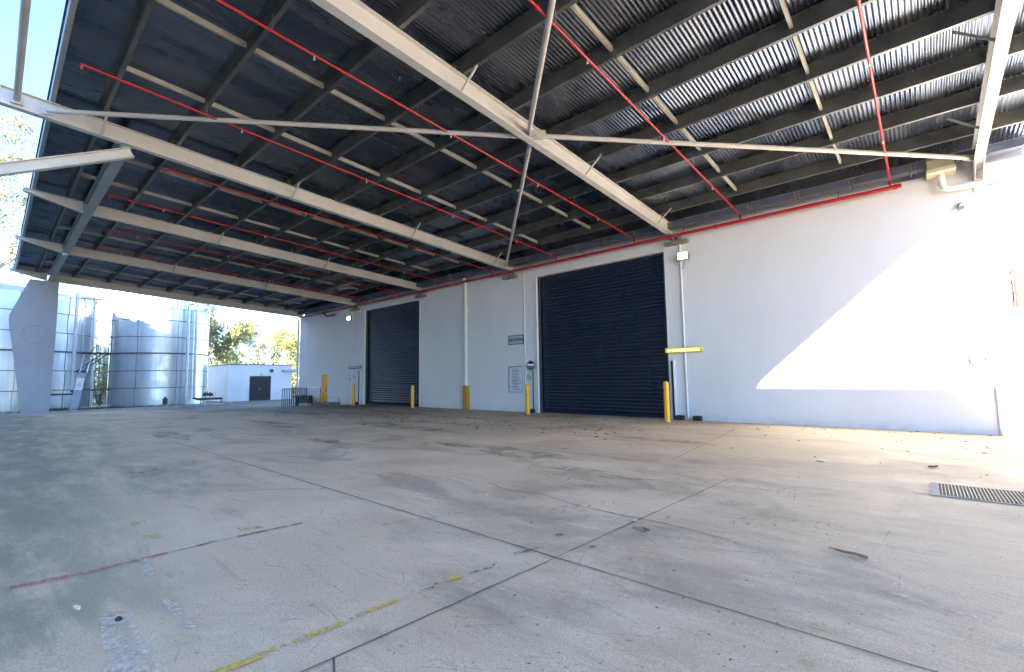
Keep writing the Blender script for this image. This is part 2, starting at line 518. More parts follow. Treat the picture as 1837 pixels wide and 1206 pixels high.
struct('pale_mark', sheet([(-2.91,.385),(-2.80,.47),(-2.10,.47),(-2.10,.30),(-2.35,.34)], .005), M_PWHT)
struct('pale_mark', sheet([(-2.84,.60),(-2.76,.64),(-2.38,.64),(-2.42,.60)], .005), M_PWHT)
struct('pale_mark', ribbon([(-3.9, .72), (-3.2, .62)], .05, .005, .01), M_PWHT)
struct('pale_mark', ribbon([(-8.4, .10), (-7.5, 1.45), (-6.45, 2.42)], .05, .005, .02), M_PWHT)
struct('pale_mark', ribbon([(-7.68, 2.23), (-7.1, 2.33)], .10, .005, .02), M_PWHT)
struct('pale_mark', ribbon([(-6.2, .25), (-5.3, 1.5), (-4.6, 2.3)], .035, .005, .015), M_PWHT)
struct('pale_mark', ribbon([(-.25, 3.1), (-.05, 3.0), (.1, 3.0)], .05, .005, .015), M_PWHT)
struct('pale_mark', ribbon([(-3.1, 2.0), (-2.75, 3.2)], .03, .005, .015), M_PWHT)
for (x, y, a, b) in [(-7.0,1.3,.5,.22),(-10.5,7.1,2.6,.5),(-5.2,5.6,1.6,.4),(-13.5,5.2,1.8,.5),(-4.0,8.9,1.1,.35),(-1.6,3.2,.10,.07),
                     (-19,8.2,2.6,.7),(-23,6,2.5,.8),(-8.8,4.3,.9,.22),(-29,6.5,3,.7),(-12,2.6,1.3,.3),(-3.0,4.9,.7,.22),(-16,11,2.4,.7)]:
    poly = []
    for k in range(18):
        t_ = 2*math.pi*k/18; q = rnd.uniform(.7, 1.15)
        poly.append((x+a*q*math.cos(t_), y+b*q*math.sin(t_)))
    struct('oil_stain', sheet(poly, .003), M_PSTAIN)
# tyre tracks: rows of short chevron scuffs
tt = MB()
for (cx, cy, dx, dy, n) in [(-3.9,4.6,.09,-.02,16),(-2.6,2.9,.05,.12,9),(-5.6,3.7,.1,.03,12),(-1.2,3.9,.08,.05,9),(-2.0,5.3,.1,.0,12)]:
    for i in range(n):
        x, y = cx+dx*i, cy+dy*i
        for sgn in (-1, 1):
            q = [(x, y+sgn*.02), (x+.02, y+sgn*.02), (x+.06, y+sgn*.13), (x+.04, y+sgn*.13)]
            tt.add([(a, b, gz(a, b)+.0042) for a, b in q], [(0,1,2,3)])
struct('tyre_marks', tt, paint('tyre_rubber', (.20,.185,.165), .55, 9, 0, .08, .6))

# fine scratches and drag marks worn into the slab
for nm, mt, nn, sd in (('dark_scratches', paint('dark_scratch', (.20,.18,.155), .53, 16, 0, .1, .42), 260, 5), ('pale_scratches', paint('pale_scratch', (.58,.50,.41), .51, 16, 3, .1, .6), 300, 6)):
    q_r = random.Random(sd); mm = MB()
    for i in range(nn):
        y = q_r.uniform(.2, 13) if i % 2 else q_r.uniform(.2, 5); x = q_r.uniform(-2-1.3*y, 1.0+.05*y) if y < 8 else q_r.uniform(-22, 1)
        a_ = q_r.gauss(.35, .5) + (math.pi/2 if q_r.random() < .25 else 0); L_ = q_r.uniform(.05, .35)*(1+y*.25); cv = q_r.gauss(0, .5)/max(L_, .2)
        w_ = q_r.uniform(.001, .0035)*(1+y*.12); vs_ = []; k_n = 9
        px_, py_ = x, y
        for k_ in range(k_n):
            ww = w_*math.sin(math.pi*(k_+.3)/(k_n-.4))
            vs_ += [(px_-math.sin(a_)*ww, py_+math.cos(a_)*ww, gz(px_, py_)+.0036), (px_+math.sin(a_)*ww, py_-math.cos(a_)*ww, gz(px_, py_)+.0036)]
            px_ += math.cos(a_)*L_/k_n; py_ += math.sin(a_)*L_/k_n; a_ += cv*L_/k_n + q_r.gauss(0, .04)
        mm.add(vs_, [(2*k_, 2*k_+1, 2*k_+3, 2*k_+2) for k_ in range(k_n-1)])
    struct(nm, mm, mt)

# verge beyond the kerb
v = MB()
vx = [-600,-200,-90,-60,-50,-45,-41.55]
vy = [-300,-60,-20,-10,-5,0,4,8,10.2]
n_ = len(vx)
v.add([(x, y, -1.74 + .02*math.sin(x*1.3+y)) for y in vy for x in vx], [(j*n_+i, j*n_+i+1, j*n_+n_+i+1, j*n_+n_+i) for j in range(len(vy)-1) for i in range(n_-1)])
struct('verge', v, M_SOIL)
v = MB()
vx2 = [-600,-200,-90,-60,-53.2]; vy2 = [10.2,14,20,40,80,300]; n_ = len(vx2)
v.add([(x, y, -1.74) for y in vy2 for x in vx2], [(j*n_+i, j*n_+i+1, j*n_+n_+i+1, j*n_+n_+i) for j in range(len(vy2)-1) for i in range(n_-1)])
struct('verge', v, M_SOIL)
k = MB(); k.bbox(-41.55, -41.35, -30, 10.2, -1.95, -1.66, .02)
struct('kerb', k, M_KERB)
gr = MB()
for i in range(5200):
    x = rnd.uniform(-43.6, -41.6); y = rnd.uniform(-8, 10)
    if rnd.random() < .35: y = rnd.uniform(2.5, 6.5)
    h = rnd.uniform(.05, .22)*(1.4 if 2.5 < y < 6 else 1); a = rnd.uniform(0, 6.28); w = .02
    lx, ly = rnd.uniform(-.06, .06), rnd.uniform(-.06, .06)
    gr.add([(x-w*math.cos(a), y-w*math.sin(a), -1.74), (x+w*math.cos(a), y+w*math.sin(a), -1.74), (x+lx, y+ly, -1.74+h)], [(0,1,2)])
tag(gr.build('verge_grass', M_GRASS), 'short scruffy grass growing along the kerb before the tanks', 'grass', kind='stuff')

# ------------------------------------------------------------------ warehouse
WZ0 = -2.1
wh = thing('warehouse', 'long white precast warehouse wall with two navy roller shutters', 'warehouse', (-16, 15, -1.44))
D1 = (-11.93, -6.37, 4.21); D2 = (-25.35, -19.93, 4.23)
WTOP = 4.76
w = MB()
def wallbox(x0, x1, z0, z1, y0=15.0): w.box(x0, x1, y0, 15.28, z0, z1)
G = .012
# precast panels with open joints between them
edges = [-34.3, -26.75, D2[0], D2[1], -19.62, -12.6, D1[0], D1[1], -5.8, 1.14]
wallbox(-34.3, -26.75-G, WZ0, WTOP)
wallbox(-26.75+G, D2[0], WZ0, WTOP)
wallbox(D2[0], D2[1], D2[2], WTOP)
wallbox(D2[1], -19.62-G, WZ0, WTOP)
wallbox(-19.62+G, -12.6-G, WZ0, WTOP)
wallbox(-12.6+G, D1[0], WZ0, WTOP)
wallbox(D1[0], D1[1], D1[2], WTOP)
wallbox(D1[1], -5.8-G, WZ0, WTOP)
wallbox(-5.8+G, 1.139, WZ0, WTOP)
w.box(1.14, 1.30, 14.96, 16.6, WZ0, 4.45)
w.box(1.14, 9.0, 15.0, 15.28, 4.451, WTOP)
w.build('wall', M_WALL, wh)
w = MB(); w.box(1.3, 9.0, 16.6, 16.8, WZ0, 4.7); w.box(9.0, 9.2, 15, 16.8, WZ0, WTOP)
w.build('recess_wall', M_WALL, wh)
w = MB()
w.box(-34.3, 1.0, 15.3, 15.5, WTOP-.4, 6.4); w.box(1.0, 9.2, 15.3, 15.5, WTOP+.001, 6.4); w.box(-34.3, -34.1, 15.5, 50, WZ0, 6.4); w.box(9.0, 9.2, 17.3, 50, WZ0, 6.4); w.box(-34.3, 9.2, 50, 50.2, WZ0, 6.4)
w.box(-26.9, -18, 15.29, 15.32, WZ0, 4.36); w.box(-13.2, -5, 15.29, 15.32, WZ0, 4.34)
w.build('upper_wall', M_WALL, wh)
w = MB(); w.prism([(15.2, 6.4), (50.3, 6.4), (32.7, 8.2)], 'x', -34.5, 9.4); w.build('roof', M_SHEET, wh)
# corner downpipe at the far end
w = MB(); w.tube([(-34.42, 14.93, -1.8), (-34.42, 14.93, 4.55)], .075, 12)
for z in (-.6, 1.2, 3.0): w.box(-34.52, -34.30, 14.86, 15.0, z, z+.04)
w.build('downpipe', M_WHITE, wh)
w = MB(); w.tube([(-16.2, 14.9, -1.44), (-16.2, 14.9, 4.5)], .085, 14)
for z in (1.0, 3.2): w.box(-16.31, -16.09, 14.86, 15.0, z, z+.05)
w.tube([(-16.2, 14.9, 4.5), (-16.2, 14.86, 4.62), (-16.2, 14.8, 4.8)], .085, 14)
w.build('downpipe', M_PVC, wh)
gd = MB()
gd.prism([(-16.33, 14.79), (-16.07, 14.79), (-16.07, 14.815), (-16.305, 14.815), (-16.305, 15.0), (-16.33, 15.0)], 'z', -1.43, -.33)
gd.box(-16.095, -16.07, 14.8155, 15.0, -1.43, -.33)
gd.build('downpipe_guard', M_YGUARD, wh)
# roller shutters with curved interlocking slats
def shutter(x0, x1, top, name_label):
    z0 = -1.44
    m = MB(); pitch = .132; n = int((top-z0-.12)/pitch)+1; seg = 12
    prof = []
    for i in range(n):
        for s in range(seg):
            u = s/seg
            z = z0+.12+(i+u)*pitch
            if z > top+.02: break
            if u < .14: y = 15.185
            else:
                q = (u-.14)/.86
                y = 15.185 - .022*math.sin(math.pi*q)**.7
            prof.append((y, z))
    nxs = 14
    xx = [x0+.07+(x1-x0-.14)*i/nxs for i in range(nxs+1)]
    vs = [(x, y, z) for (y, z) in prof for x in xx]
    k = len(xx)
    m.add(vs, [(j*k+i, j*k+i+1, j*k+k+i+1, j*k+k+i) for j in range(len(prof)-1) for i in range(k-1)], True)
    d = m.build('roller_door', M_DOOR, wh)
    b = MB(); b.bbox(x0+.08, x1-.08, 15.14, 15.20, z0+.015, z0+.12, .008)
    b.build('bottom_rail', M_DOOR, d)
    for xa, xb in ((x0+.001, x0+.085), (x1-.085, x1-.001)):
        f = MB()
        f.box(xa, xb, 15.075, 15.145, z0, top-.002); f.box(xa, xb, 15.20, 15.27, z0, top-.002)
        f.build('door_guide', M_DARK, wh)
    a = MB()
    a.box(x0-.11, x0+.0, 14.972, 14.999, z0, top+.02)
    a.box(x0-.012, x0+.022, 14.94, 14.9715, z0, top+.02)
    a.box(x1+.0, x1+.07, 14.985, 14.999, z0, top+.02)
    a.box(x0+.001, x1-.001, 14.975, 14.999, top+.021, top+.06)
    a.build('door_trim', M_WHITE, wh)
shutter(*D1, '')
shutter(*D2, '')
# gutter behind the wall head with cream straps
gt = MB()
gt.prism([(14.62, 4.86), (14.90, 4.86), (14.90, 5.12), (14.88, 5.12), (14.88, 4.88), (14.64, 4.88), (14.64, 5.04), (14.62, 5.04)], 'x', -34.3, .34)
gt.prism([(14.62, 4.86), (14.90, 4.86), (14.90, 5.12), (14.88, 5.12), (14.88, 4.88), (14.64, 4.88), (14.64, 5.04), (14.62, 5.04)], 'x', .86, 9.0)
gt.build('gutter', M_GUTTER, wh)
x = 8.6
while x > -34:
    st = MB()
    st.box(x, x+.035, 14.60, 14.617, 4.83, 5.06); st.box(x, x+.035, 14.60, 14.99, 4.83, 4.855)
    st.box(x+.09, x+.115, 14.60, 14.617, 4.83, 5.06); st.box(x+.09, x+.115, 14.60, 14.99, 4.83, 4.855)
    st.build('gutter_strap', M_STRAP, wh)
    x -= 1.22
rh = MB(); rh.bbox(.36, .84, 14.56, 14.98, 4.78, 5.0, .01); rh.bbox(.34, .86, 14.52, 14.99, 4.66, 4.775, .012)
rh.build('rainhead', M_BEIGE, wh)
pp = MB(); pp.tube([(.60, 14.80, 4.66), (.60, 14.80, 4.42), (.63, 14.80, 4.33), (.72, 14.80, 4.29), (1.0, 14.80, 4.285), (2.4, 14.8, 4.26)], .07, 16)
for xx_ in (1.25, 2.0): pp.tube([(xx_, 14.8, 4.279), (xx_+.06, 14.8, 4.278)], .082, 16)
pp.build('overflow_pipe', M_PVC, wh)
# corbel pads under the rafters
for x in (-26.35, -19.7, -13.3, -5.88):
    m = MB(); m.bbox(x-.40, x+.38, 14.80, 14.999, 4.33, 4.45, .006)
    m.box(x-.06, x-.045, 14.79, 14.999, 4.325, 4.60); m.box(x+.12, x+.135, 14.79, 14.999, 4.325, 4.60)
    m.build('corbel_plate', M_GREY, wh)
# conduits
m = MB(); m.tube([(-5.8, 14.965, -1.4), (-5.8, 14.965, 4.33)], .028, 8)
for z in (-.2, 1.6, 3.1): m.box(-5.84, -5.76, 14.93, 15.0, z, z+.03)
m.build('conduit', M_WHITE, wh); m = MB(); m.tube([(-26.75, 14.965, -1.5), (-26.75, 14.965, 4.6)], .028, 8)
m.build('conduit', M_WHITE, wh); m = MB(); m.tube([(-12.6, 14.975, -1.4), (-12.6, 14.975, 4.5)], .022, 8)
m.build('conduit', M_WHITE, wh)
# yellow side door
m = MB(); m.bbox(-30.72, -29.88, 14.95, 14.995, -1.60, .44, .005)
d = m.build('side_door', M_YDOOR, wh)
m = MB(); m.tube([(-29.98, 14.95, -.65), (-29.98, 14.90, -.65)], .02, 8); m.tube([(-29.98, 14.90, -.65), (-30.10, 14.90, -.65)], .014, 8); m.box(-30.01, -29.95, 14.94, 14.9495, -.78, -.60)
m.build('handle', M_BLACK, d)
m = MB(); m.box(-30.77, -30.725, 14.96, 14.999, -1.6, .485); m.box(-29.875, -29.83, 14.96, 14.999, -1.6, .485); m.box(-30.72, -29.88, 14.96, 14.999, .445, .485)
m.build('door_frame', M_WHITE, d)
# red pipe elbow passing through the wall head near the far end
m = MB(); m.tube([(-30.3, 14.72, 4.56), (-30.0, 14.72, 4.50), (-29.8, 14.72, 4.33), (-29.55, 14.72, 4.28), (-28.6, 14.72, 4.28)], .06, 12)

# ------------------------------------------------------------------ canopy
RS = -.0585
def rz(y): return 4.66 + RS*(y-15)        # rafter soffit
XE, XW = 2.13, -34.25
RX = [-34.0, -26.35, -19.7, -13.25, -6.05, 1.23]
cn = thing('canopy', 'wide steel awning with galvanised corrugated roof over the loading area', 'canopy', (-16, 8, 5.0))
def ibeam(m, x, y0, y1, depth=.36, fw_=.17, tf=.014, tw=.010, off=0):
    for (a, b, z0, z1) in ((-fw_/2, fw_/2, 0, tf), (-tw/2, tw/2, tf, depth-tf), (-fw_/2, fw_/2, depth-tf, depth)):
        m.add([(x+a, y0, rz(y0)+z0+off), (x+b, y0, rz(y0)+z0+off), (x+b, y1, rz(y1)+z0+off), (x+a, y1, rz(y1)+z0+off),
               (x+a, y0, rz(y0)+z1+off), (x+b, y0, rz(y0)+z1+off), (x+b, y1, rz(y1)+z1+off), (x+a, y1, rz(y1)+z1+off)],
              [(0,3,2,1),(4,5,6,7),(0,1,5,4),(1,2,6,5),(2,3,7,6),(3,0,4,7)])
for x in RX:
    m = MB()
    if x < -14:
        ibeam(m, x, 1.86 if x > -33 else 1.86, 14.98)
        # tapered outrigger beyond the edge beam
        y0, y1 = .30, 1.64
        t0, t1 = rz(y0)+.36, rz(y1)+.36
        for a, b in ((-.085, .085),):
            m.add([(x+a, y0, t0-.014), (x+b, y0, t0-.014), (x+b, y1, t1-.014), (x+a, y1, t1-.014), (x+a, y0, t0), (x+b, y0, t0), (x+b, y1, t1), (x+a, y1, t1)],
                  [(0,3,2,1),(4,5,6,7),(0,1,5,4),(1,2,6,5),(2,3,7,6),(3,0,4,7)])
            m.add([(x+a, y0, t0-.09), (x+b, y0, t0-.09), (x+b, y1, t1-.36), (x+a, y1, t1-.36), (x+a, y0, t0-.076), (x+b, y0, t0-.076), (x+b, y1, t1-.346), (x+a, y1, t1-.346)],
                  [(0,3,2,1),(4,5,6,7),(0,1,5,4),(1,2,6,5),(2,3,7,6),(3,0,4,7)])
        m.add([(x-.005, y0, t0-.078), (x+.005, y0, t0-.078), (x+.005, y1, t1-.347), (x-.005, y1, t1-.347), (x-.005, y0, t0-.013), (x+.005, y0, t0-.013), (x+.005, y1, t1-.013), (x-.005, y1, t1-.013)],
              [(0,3,2,1),(4,5,6,7),(0,1,5,4),(1,2,6,5),(2,3,7,6),(3,0,4,7)])
    else:
        ibeam(m, x, -9.0, 14.98)
    # end plate at the wall and web stiffeners
    m.box(x-.10, x+.10, 14.981, 14.995, rz(15)-.02, rz(15)+.38)
    m.build('rafter', M_RAFTER, cn)
# haunch plates of the right-hand rafter
m = MB()
m.prism([(14.2, rz(14.2)-.002), (14.978, rz(15)-.002), (14.978, rz(15)-.28)], 'x', 1.16, 1.175)
m.prism([(14.2, rz(14.2)-.002), (14.978, rz(15)-.002), (14.978, rz(15)-.28)], 'x', 1.30, 1.315)
m.build('haunch_plate', M_RAFTER, cn)
# edge beam
m = MB()
ye = 1.75; ze = rz(ye)
m.box(-34.1, -13.34, ye-.11, ye+.11, ze-.03, ze-.014); m.box(-34.1, -13.34, ye-.11, ye+.11, ze+.33, ze+.346); m.box(-34.1, -13.34, ye-.006, ye+.006, ze-.014, ze+.33)
for x in RX[1:3]:
    m.box(x-.007, x+.007, ye-.10, ye-.006, ze-.014, ze+.33); m.box(x-.007, x+.007, ye+.006, ye+.10, ze-.014, ze+.33)
m.build('edge_beam', M_FASCIA, cn)
m = MB(); m.box(-26.4, -26.1, ye-.10, ye+.05, ze-.09, ze-.031); m.build('splice_plate', M_WHITE, cn)
# raking strut of the second bay line
m = MB()
p0 = Vector((-13.25, 1.80, rz(1.8)-.06)); p1 = Vector((-13.25, -3.6, 2.45))
m.bar(p0, p1, .17, .015); 
d_ = (p1-p0).normalized(); nrm = Vector((1,0,0)).cross(d_).normalized()
m.bar(p0+nrm*.20, p1+nrm*.20, .17, .015); m.bar(p0+nrm*.10, p1+nrm*.10, .012, .19)
m.build('raking_strut', M_RAFTER, cn)
# purlins: Z sections
PY = [.5, 1.27, 2.66, 4.06, 5.45, 6.85, 8.25, 9.64, 11.04, 12.43, 13.83]
for y in PY[1:]:
    z = rz(y)+.372; m = MB(); h = .265; t = .0025
    m.box(XW, XE, y, y+.004, z, z+h)
    m.box(XW, XE, y+.0045, y+.068, z, z+t); m.box(XW, XE, y+.0685, y+.072, z, z+.02)
    m.box(XW, XE, y-.07, y-.0005, z+h-t, z+h)
    for rx in RX:
        m.box(rx-.075, rx-.069, y-.085, y-.001, z-.008, z+.20); m.box(rx-.066, rx+.02, y-.008, y-.0012, z+.004, z+.19)
    m.build('purlin', M_PURLIN, cn)
m = MB(); y = .48; z = rz(y)+.36
m.box(XW, XE, y, y+.005, z, z+.30); m.box(XW, XE, y+.0055, y+.075, z, z+.004); m.box(XW, XE, y+.0055, y+.075, z+.215, z+.218)
m.build('fascia', M_FASCIA, cn)
for x in (XE, XW):
    m = MB()
    m.add([(x, .40, rz(.4)+.37), (x, 15, rz(15)+.37), (x, 15, rz(15)+.69), (x, .40, rz(.4)+.69),
           (x+.006, .40, rz(.4)+.37), (x+.006, 15, rz(15)+.37), (x+.006, 15, rz(15)+.69), (x+.006, .40, rz(.4)+.69)],
          [(0,1,2,3),(7,6,5,4),(0,4,5,1),(1,5,6,2),(2,6,7,3),(3,7,4,0)])
    m.build('barge_flashing', M_FASCIA, cn)
m = MB(); m.box(-34.75, -34.31, 14.3, 15.35, 4.95, 5.62); m.box(-34.30, -34.0, 14.5, 15.29, 5.13, 5.28); m.build('end_flashing', M_FASCIA, cn)
# bridging between purlins
brx = [-1.2, -3.65, -8.5, -10.9, -15.45, -17.6, -21.9, -24.15, -28.9, -31.4]
for bx in brx:
    for a, b in zip(PY[1:-1], PY[2:]):
        m = MB()
        y0, y1 = a+.010, b-.006
        z0, z1 = rz(y0)+.475, rz(y1)+.475
        w1 = .045
        def slab(xa, xb, h0, h1):
            m.add([(bx+xa, y0, z0+h0), (bx+xb, y0, z0+h0), (bx+xb, y1, z1+h0), (bx+xa, y1, z1+h0), (bx+xa, y0, z0+h1), (bx+xb, y0, z0+h1), (bx+xb, y1, z1+h1), (bx+xa, y1, z1+h1)],
                  [(0,3,2,1),(4,5,6,7),(0,1,5,4),(1,2,6,5),(2,3,7,6),(3,0,4,7)])
        slab(0, .003, .0, .095); slab(-w1, 0-.0003, 0, .003); slab(-w1, -.0003, .092, .095)
        m.build('bridging', M_BRIDGE, cn)
# corrugated sheeting
m = MB()
pitch = .0762; seg = 6; nw = int((XE-XW+.1)/pitch)
ysr = [.45] + PY[1:] + [15.35]
vs = []
for yy in ysr:
    base = rz(yy)+.372+.265+.010
    for i in range(nw*seg+1):
        x = XW-.05 + pitch*i/seg
        vs.append((x, yy, base + .0085*math.cos(2*math.pi*i/seg)))
N = nw*seg+1
m.add(vs, [(j*N+i, j*N+i+1, j*N+N+i+1, j*N+N+i) for j in range(len(ysr)-1) for i in range(N-1)], True)
for y in PY[1:]:
    x = -6.0
    while x < XE:
        m.box(x, x+.014, y-.075+.03*rnd.random(), y-.04, rz(y)+.618, rz(y)+.634); x += .1524 if x > -1.5 else .3048
m.build('roof_sheeting', M_SHEET, cn)
# fly braces from rafter bottom to purlin
def fly(x, y, sides):
    for s in sides:
        m = MB(); z0 = rz(y)+.02
        m.bar((x+s*.03, y, z0), (x+s*.52, y+.02, rz(y)+.44), .045, .006, (0,1,0))
        m.bar((x+s*.03, y+.022, z0), (x+s*.52, y+.042, rz(y)+.44), .006, .045, (0,1,0))
        m.build('fly_brace', M_TUBE, cn)
for x in (-6.05, -13.25): 
    for y in (1.30, 5.44, 9.58, 13.72): fly(x, y, (1, -1))
for x in (-19.7, -26.35):
    for y in (5.44, 9.58): fly(x, y, (1, -1))
for y in (9.9, 12.9): fly(1.23, y, (-1,))
# wind bracing tubes
zb = lambda y: rz(y)+.10
def brace(x0, y0, x1, y1, r=.050):
    m = MB()
    p0 = Vector((x0, y0, zb(y0))); p1 = Vector((x1, y1, zb(y1)))
    d = (p1-p0).normalized()
    m.tube([p0+d*.14, p1-d*.14], r, 14)
    for p, s in ((p0, 1), (p1, -1)):
        m.bar(p+d*(s*-.02), p+d*(s*.26), .012, .15)
    return m.build('brace_tube', M_TUBE, cn)
brace(-6.05+.05, 7.52, -13.25+.08, .36+.0)
brace(-6.05+.05, 7.45, 1.23-.08, 14.5)
brace(-6.05-.05, 7.58, -13.25+.05, 14.5)
brace(-6.05+.05, 7.38, 1.23-.05, .33)
m = MB(); m.tube([(-13.15, .02, rz(0)+.16), (-6.12, .02, rz(0)+.16)], .055, 14); m.box(-13.20, -13.15, -.07, .11, rz(0)+.07, rz(0)+.25)
m.tube([(-5.98, .02, rz(0)+.16), (1.18, .02, rz(0)+.16)], .055, 14)
m.build('strut_tube', M_TUBE, cn)
m = MB()
m.bar((-6.00, 7.35, zb(7.4)), (-5.72, 7.62, zb(7.5)), .012, .17, (0,0,1)); m.box(-6.04, -5.80, 7.40, 7.56, zb(7.5)-.075, zb(7.5)-.063)
m.build('gusset_plate', M_TUBE, cn)

# ------------------------------------------------------------------ concrete pillar
pl = thing('concrete_pillar', 'grey kite shaped concrete pillar under the far outer corner of the canopy', 'pillar', (-34, 1.6, -1.75))
m = MB(); poly = [(1.15,-1.9),(2.06,-1.9),(2.11,2.6),(2.10,rz(1.8)-.035),(1.02,rz(1.2)-.035),(.42,3.55),(.40,3.35),(.44,3.05)]
pb_ = m.prism(poly, 'x', -34.2, -33.86).build('pillar_body', M_CONCP, pl)
m = MB()
for r0, r1, x1 in ((.475, .43, -33.835), ):
    vs = []; fs = []
    nn = 48
    for k_ in range(nn):
        t_ = 2*math.pi*k_/nn
        for r_, xx_ in ((r0, -33.861), (r0-.006, x1), (r1+.006, x1), (r1, -33.861)):
            vs.append((xx_, 1.34+r_*math.cos(t_), 2.62+r_*math.sin(t_)))
    for k_ in range(nn):
        k2 = (k_+1) % nn
        for q in range(3): fs.append((k_*4+q, k_*4+q+1, k2*4+q+1, k2*4+q))
    m.add(vs, fs)
m.build('round_rim', M_CONCP, pl)

# ------------------------------------------------------------------ sprinkler pipework
sp = thing('sprinkler_pipework', 'red fire sprinkler pipes hung under the canopy roof', 'pipework', (-8, 10, 5.0))
MZ = 4.585
m = MB(); m.tube([(-.12, 14.70, MZ), (-30.3, 14.70, MZ)], .052, 14)
for x in (-.20, -4.5, -9.3, -14.2, -19.0, -24.0): m.tube([(x, 14.70, MZ), (x-.09, 14.70, MZ)], .066, 14)
m.tube([(-30.3, 14.70, MZ), (-34.6, 14.70, MZ)], .035, 10)
m.build('main_pipe', M_RED, sp)
def branch(x, y0, zoff=.10, end=True):
    m = MB()
    pts = [(x, 14.70, MZ+.05), (x, 14.70, rz(14.7)+zoff+.02), (x, 14.62, rz(14.62)+zoff), (x, y0, rz(y0)+zoff)]
    m.tube(pts, .024, 10)
    if end: m.tube([(x, y0+.02, rz(y0)+zoff), (x, y0+.02, rz(y0)+zoff-.10)], .022, 8)
    y = 13.2
    while y > y0+.4:
        m.tube([(x, y, rz(y)+zoff), (x, y+.07, rz(y+.07)+zoff)], .033, 10); y -= 2.76
    m.tube([(x, 14.70, rz(14.7)+zoff-.03), (x, 14.70, rz(14.7)+zoff-.10)], .034, 10)
    b = m.build('branch_pipe', M_RED, sp)
    y = 12.3
    while y > y0+.3:
        h = MB()
        h.tube([(x, y, rz(y)+zoff-.02), (x, y, rz(y)+zoff-.075)], .012, 6); h.tube([(x, y, rz(y)+zoff-.075), (x, y, rz(y)+zoff-.082)], .022, 8)
        h.build('sprinkler_head', M_PVC, b); y -= 3.0
    hg = MB(); 
    for py in PY[2::2]:
        if py > y0+.2: hg.tube([(x, py-.03, rz(py)+zoff), (x, py-.03, rz(py)+.40)], .006, 6)
    hg.build('hanger', M_GREY, b)
branch(-.33, -.3); branch(-3.83, -.3); branch(-7.28, -.3); branch(-10.66, .73)
branch(-14.2, 2.6); branch(-17.5, 1.98)
branch(-21.4, 2.4); branch(-24.6, 2.2)
for x in (-1.4, -5.55, -9.0, -12.0, -16.0, -18.4, -22, -25.5, -29):
    m = MB(); m.tube([(x, 14.70, MZ+.05), (x, 14.70, 5.1)], .007, 6); m.box(x-.012, x+.012, 14.645, 14.755, MZ+.05, MZ+.058)
    m.build('hanger', M_DARK, sp)
m = MB(); m.tube([(-30.3, 14.70, MZ), (-29.95, 14.66, 4.50), (-29.7, 14.66, 4.33), (-29.45, 14.66, 4.28), (-28.5, 14.66, 4.28)], .062, 12)
m.build('drop_pipe', simple('dark_red_paint', (.13,.02,.02), .5, 0, .2, 4), sp)
m = MB(); m.tube([(1.98, 14.75, 4.47), (8.5, 14.75, 4.47)], .045, 12); m.tube([(1.88, 14.75, 4.47), (1.98, 14.75, 4.47)], .012, 8)
rp = m.build('red_pipe_stub', simple('red_stub_paint', (.16,.004,.006), .5)); recenter(rp, (1.6, 14.75, 4.42)); tag(rp, 'short red pipe on the white wall right of the last rafter', 'pipe')

# ------------------------------------------------------------------ bollards
def bollard(x, y, h, label):
    z = gz(x, y)
    t = thing('bollard', label, 'bollard', (x, y, z), 'yellow steel bollards along the warehouse wall')
    m = MB(); r = .083
    m.lathe([(r, -.05), (r, h-.07), (r*.96, h-.045), (r*.82, h-.02), (r*.55, h-.005), (.0001, h)], 0, 0, 24)
    for q in range(len(m.v)): m.v[q] = (m.v[q][0]+x, m.v[q][1]+y, m.v[q][2]+z)
    m.build('post', M_YELLOW, t)
    m = MB(); m.lathe([(r+.035, -.02), (r+.03, .012), (r-.01, .018)], x, y, 20)
    for q in range(len(m.v)): m.v[q] = (m.v[q][0], m.v[q][1], m.v[q][2]+z)
    m.build('base_collar', M_STAIN, t)
bollard(-5.87, 13.54, 1.22, 'nearest yellow bollard, right of the big navy shutter under the yellow light')
bollard(-11.42, 13.68, 1.14, 'yellow bollard before the round 10 sign, left of the nearer shutter')
bollard(-19.19, 14.03, 1.12, 'yellow bollard at the right edge of the farther shutter')
bollard(-24.46, 13.81, 1.15, 'farthest yellow bollard, left of the farther shutter beside the yellow door')

# ------------------------------------------------------------------ signs
M_SIGNG = simple('sign_grey_blue', (.40,.45,.52), .5, 0, .04, 3)
M_INK = simple('dark_ink', (.03,.035,.06), .6, 0, .1, 5)
M_SIGNW = simple('sign_white', (.74,.75,.77), .5, 0, .03, 3)
t = thing('receiving_sign', 'grey sign reading RECEIVING on the wall left of the nearer shutter', 'sign', (-13.07, 14.99, 1.43))
m = MB(); m.box(-13.50, -12.66, 14.965, 14.995, 1.44, 1.82); m.build('panel', M_SIGNG, t)
m = MB(); m.box(-13.51, -12.65, 14.955, 14.964, 1.80, 1.83); m.box(-13.51, -12.65, 14.955, 14.964, 1.43, 1.46); m.box(-13.51, -13.48, 14.955, 14.964, 1.461, 1.799); m.box(-12.68, -12.65, 14.955, 14.964, 1.461, 1.799)
m.build('border', M_INK, t)
text_mesh('lettering', 'RECEIVING', .165, (-13.06, 14.960, 1.625), M_INK, t, bold=.004)
t = thing('safety_board', 'white notice board with rows of small text and warning symbols', 'sign', (-13.15, 14.99, -.62))
m = MB(); m.box(-13.55, -12.78, 14.972, 14.995, -.61, .48); m.build('panel', simple('board_white', (.64,.68,.75), .5, 0, .04, 3), t)
m = MB(); m.box(-13.56, -12.77, 14.962, 14.971, .455, .49); m.box(-13.56, -12.77, 14.962, 14.971, -.62, -.595)
m.box(-13.56, -13.545, 14.962, 14.971, -.594, .454); m.box(-12.785, -12.77, 14.962, 14.971, -.594, .454)
m.build('border', M_GREY, t)
m = MB()
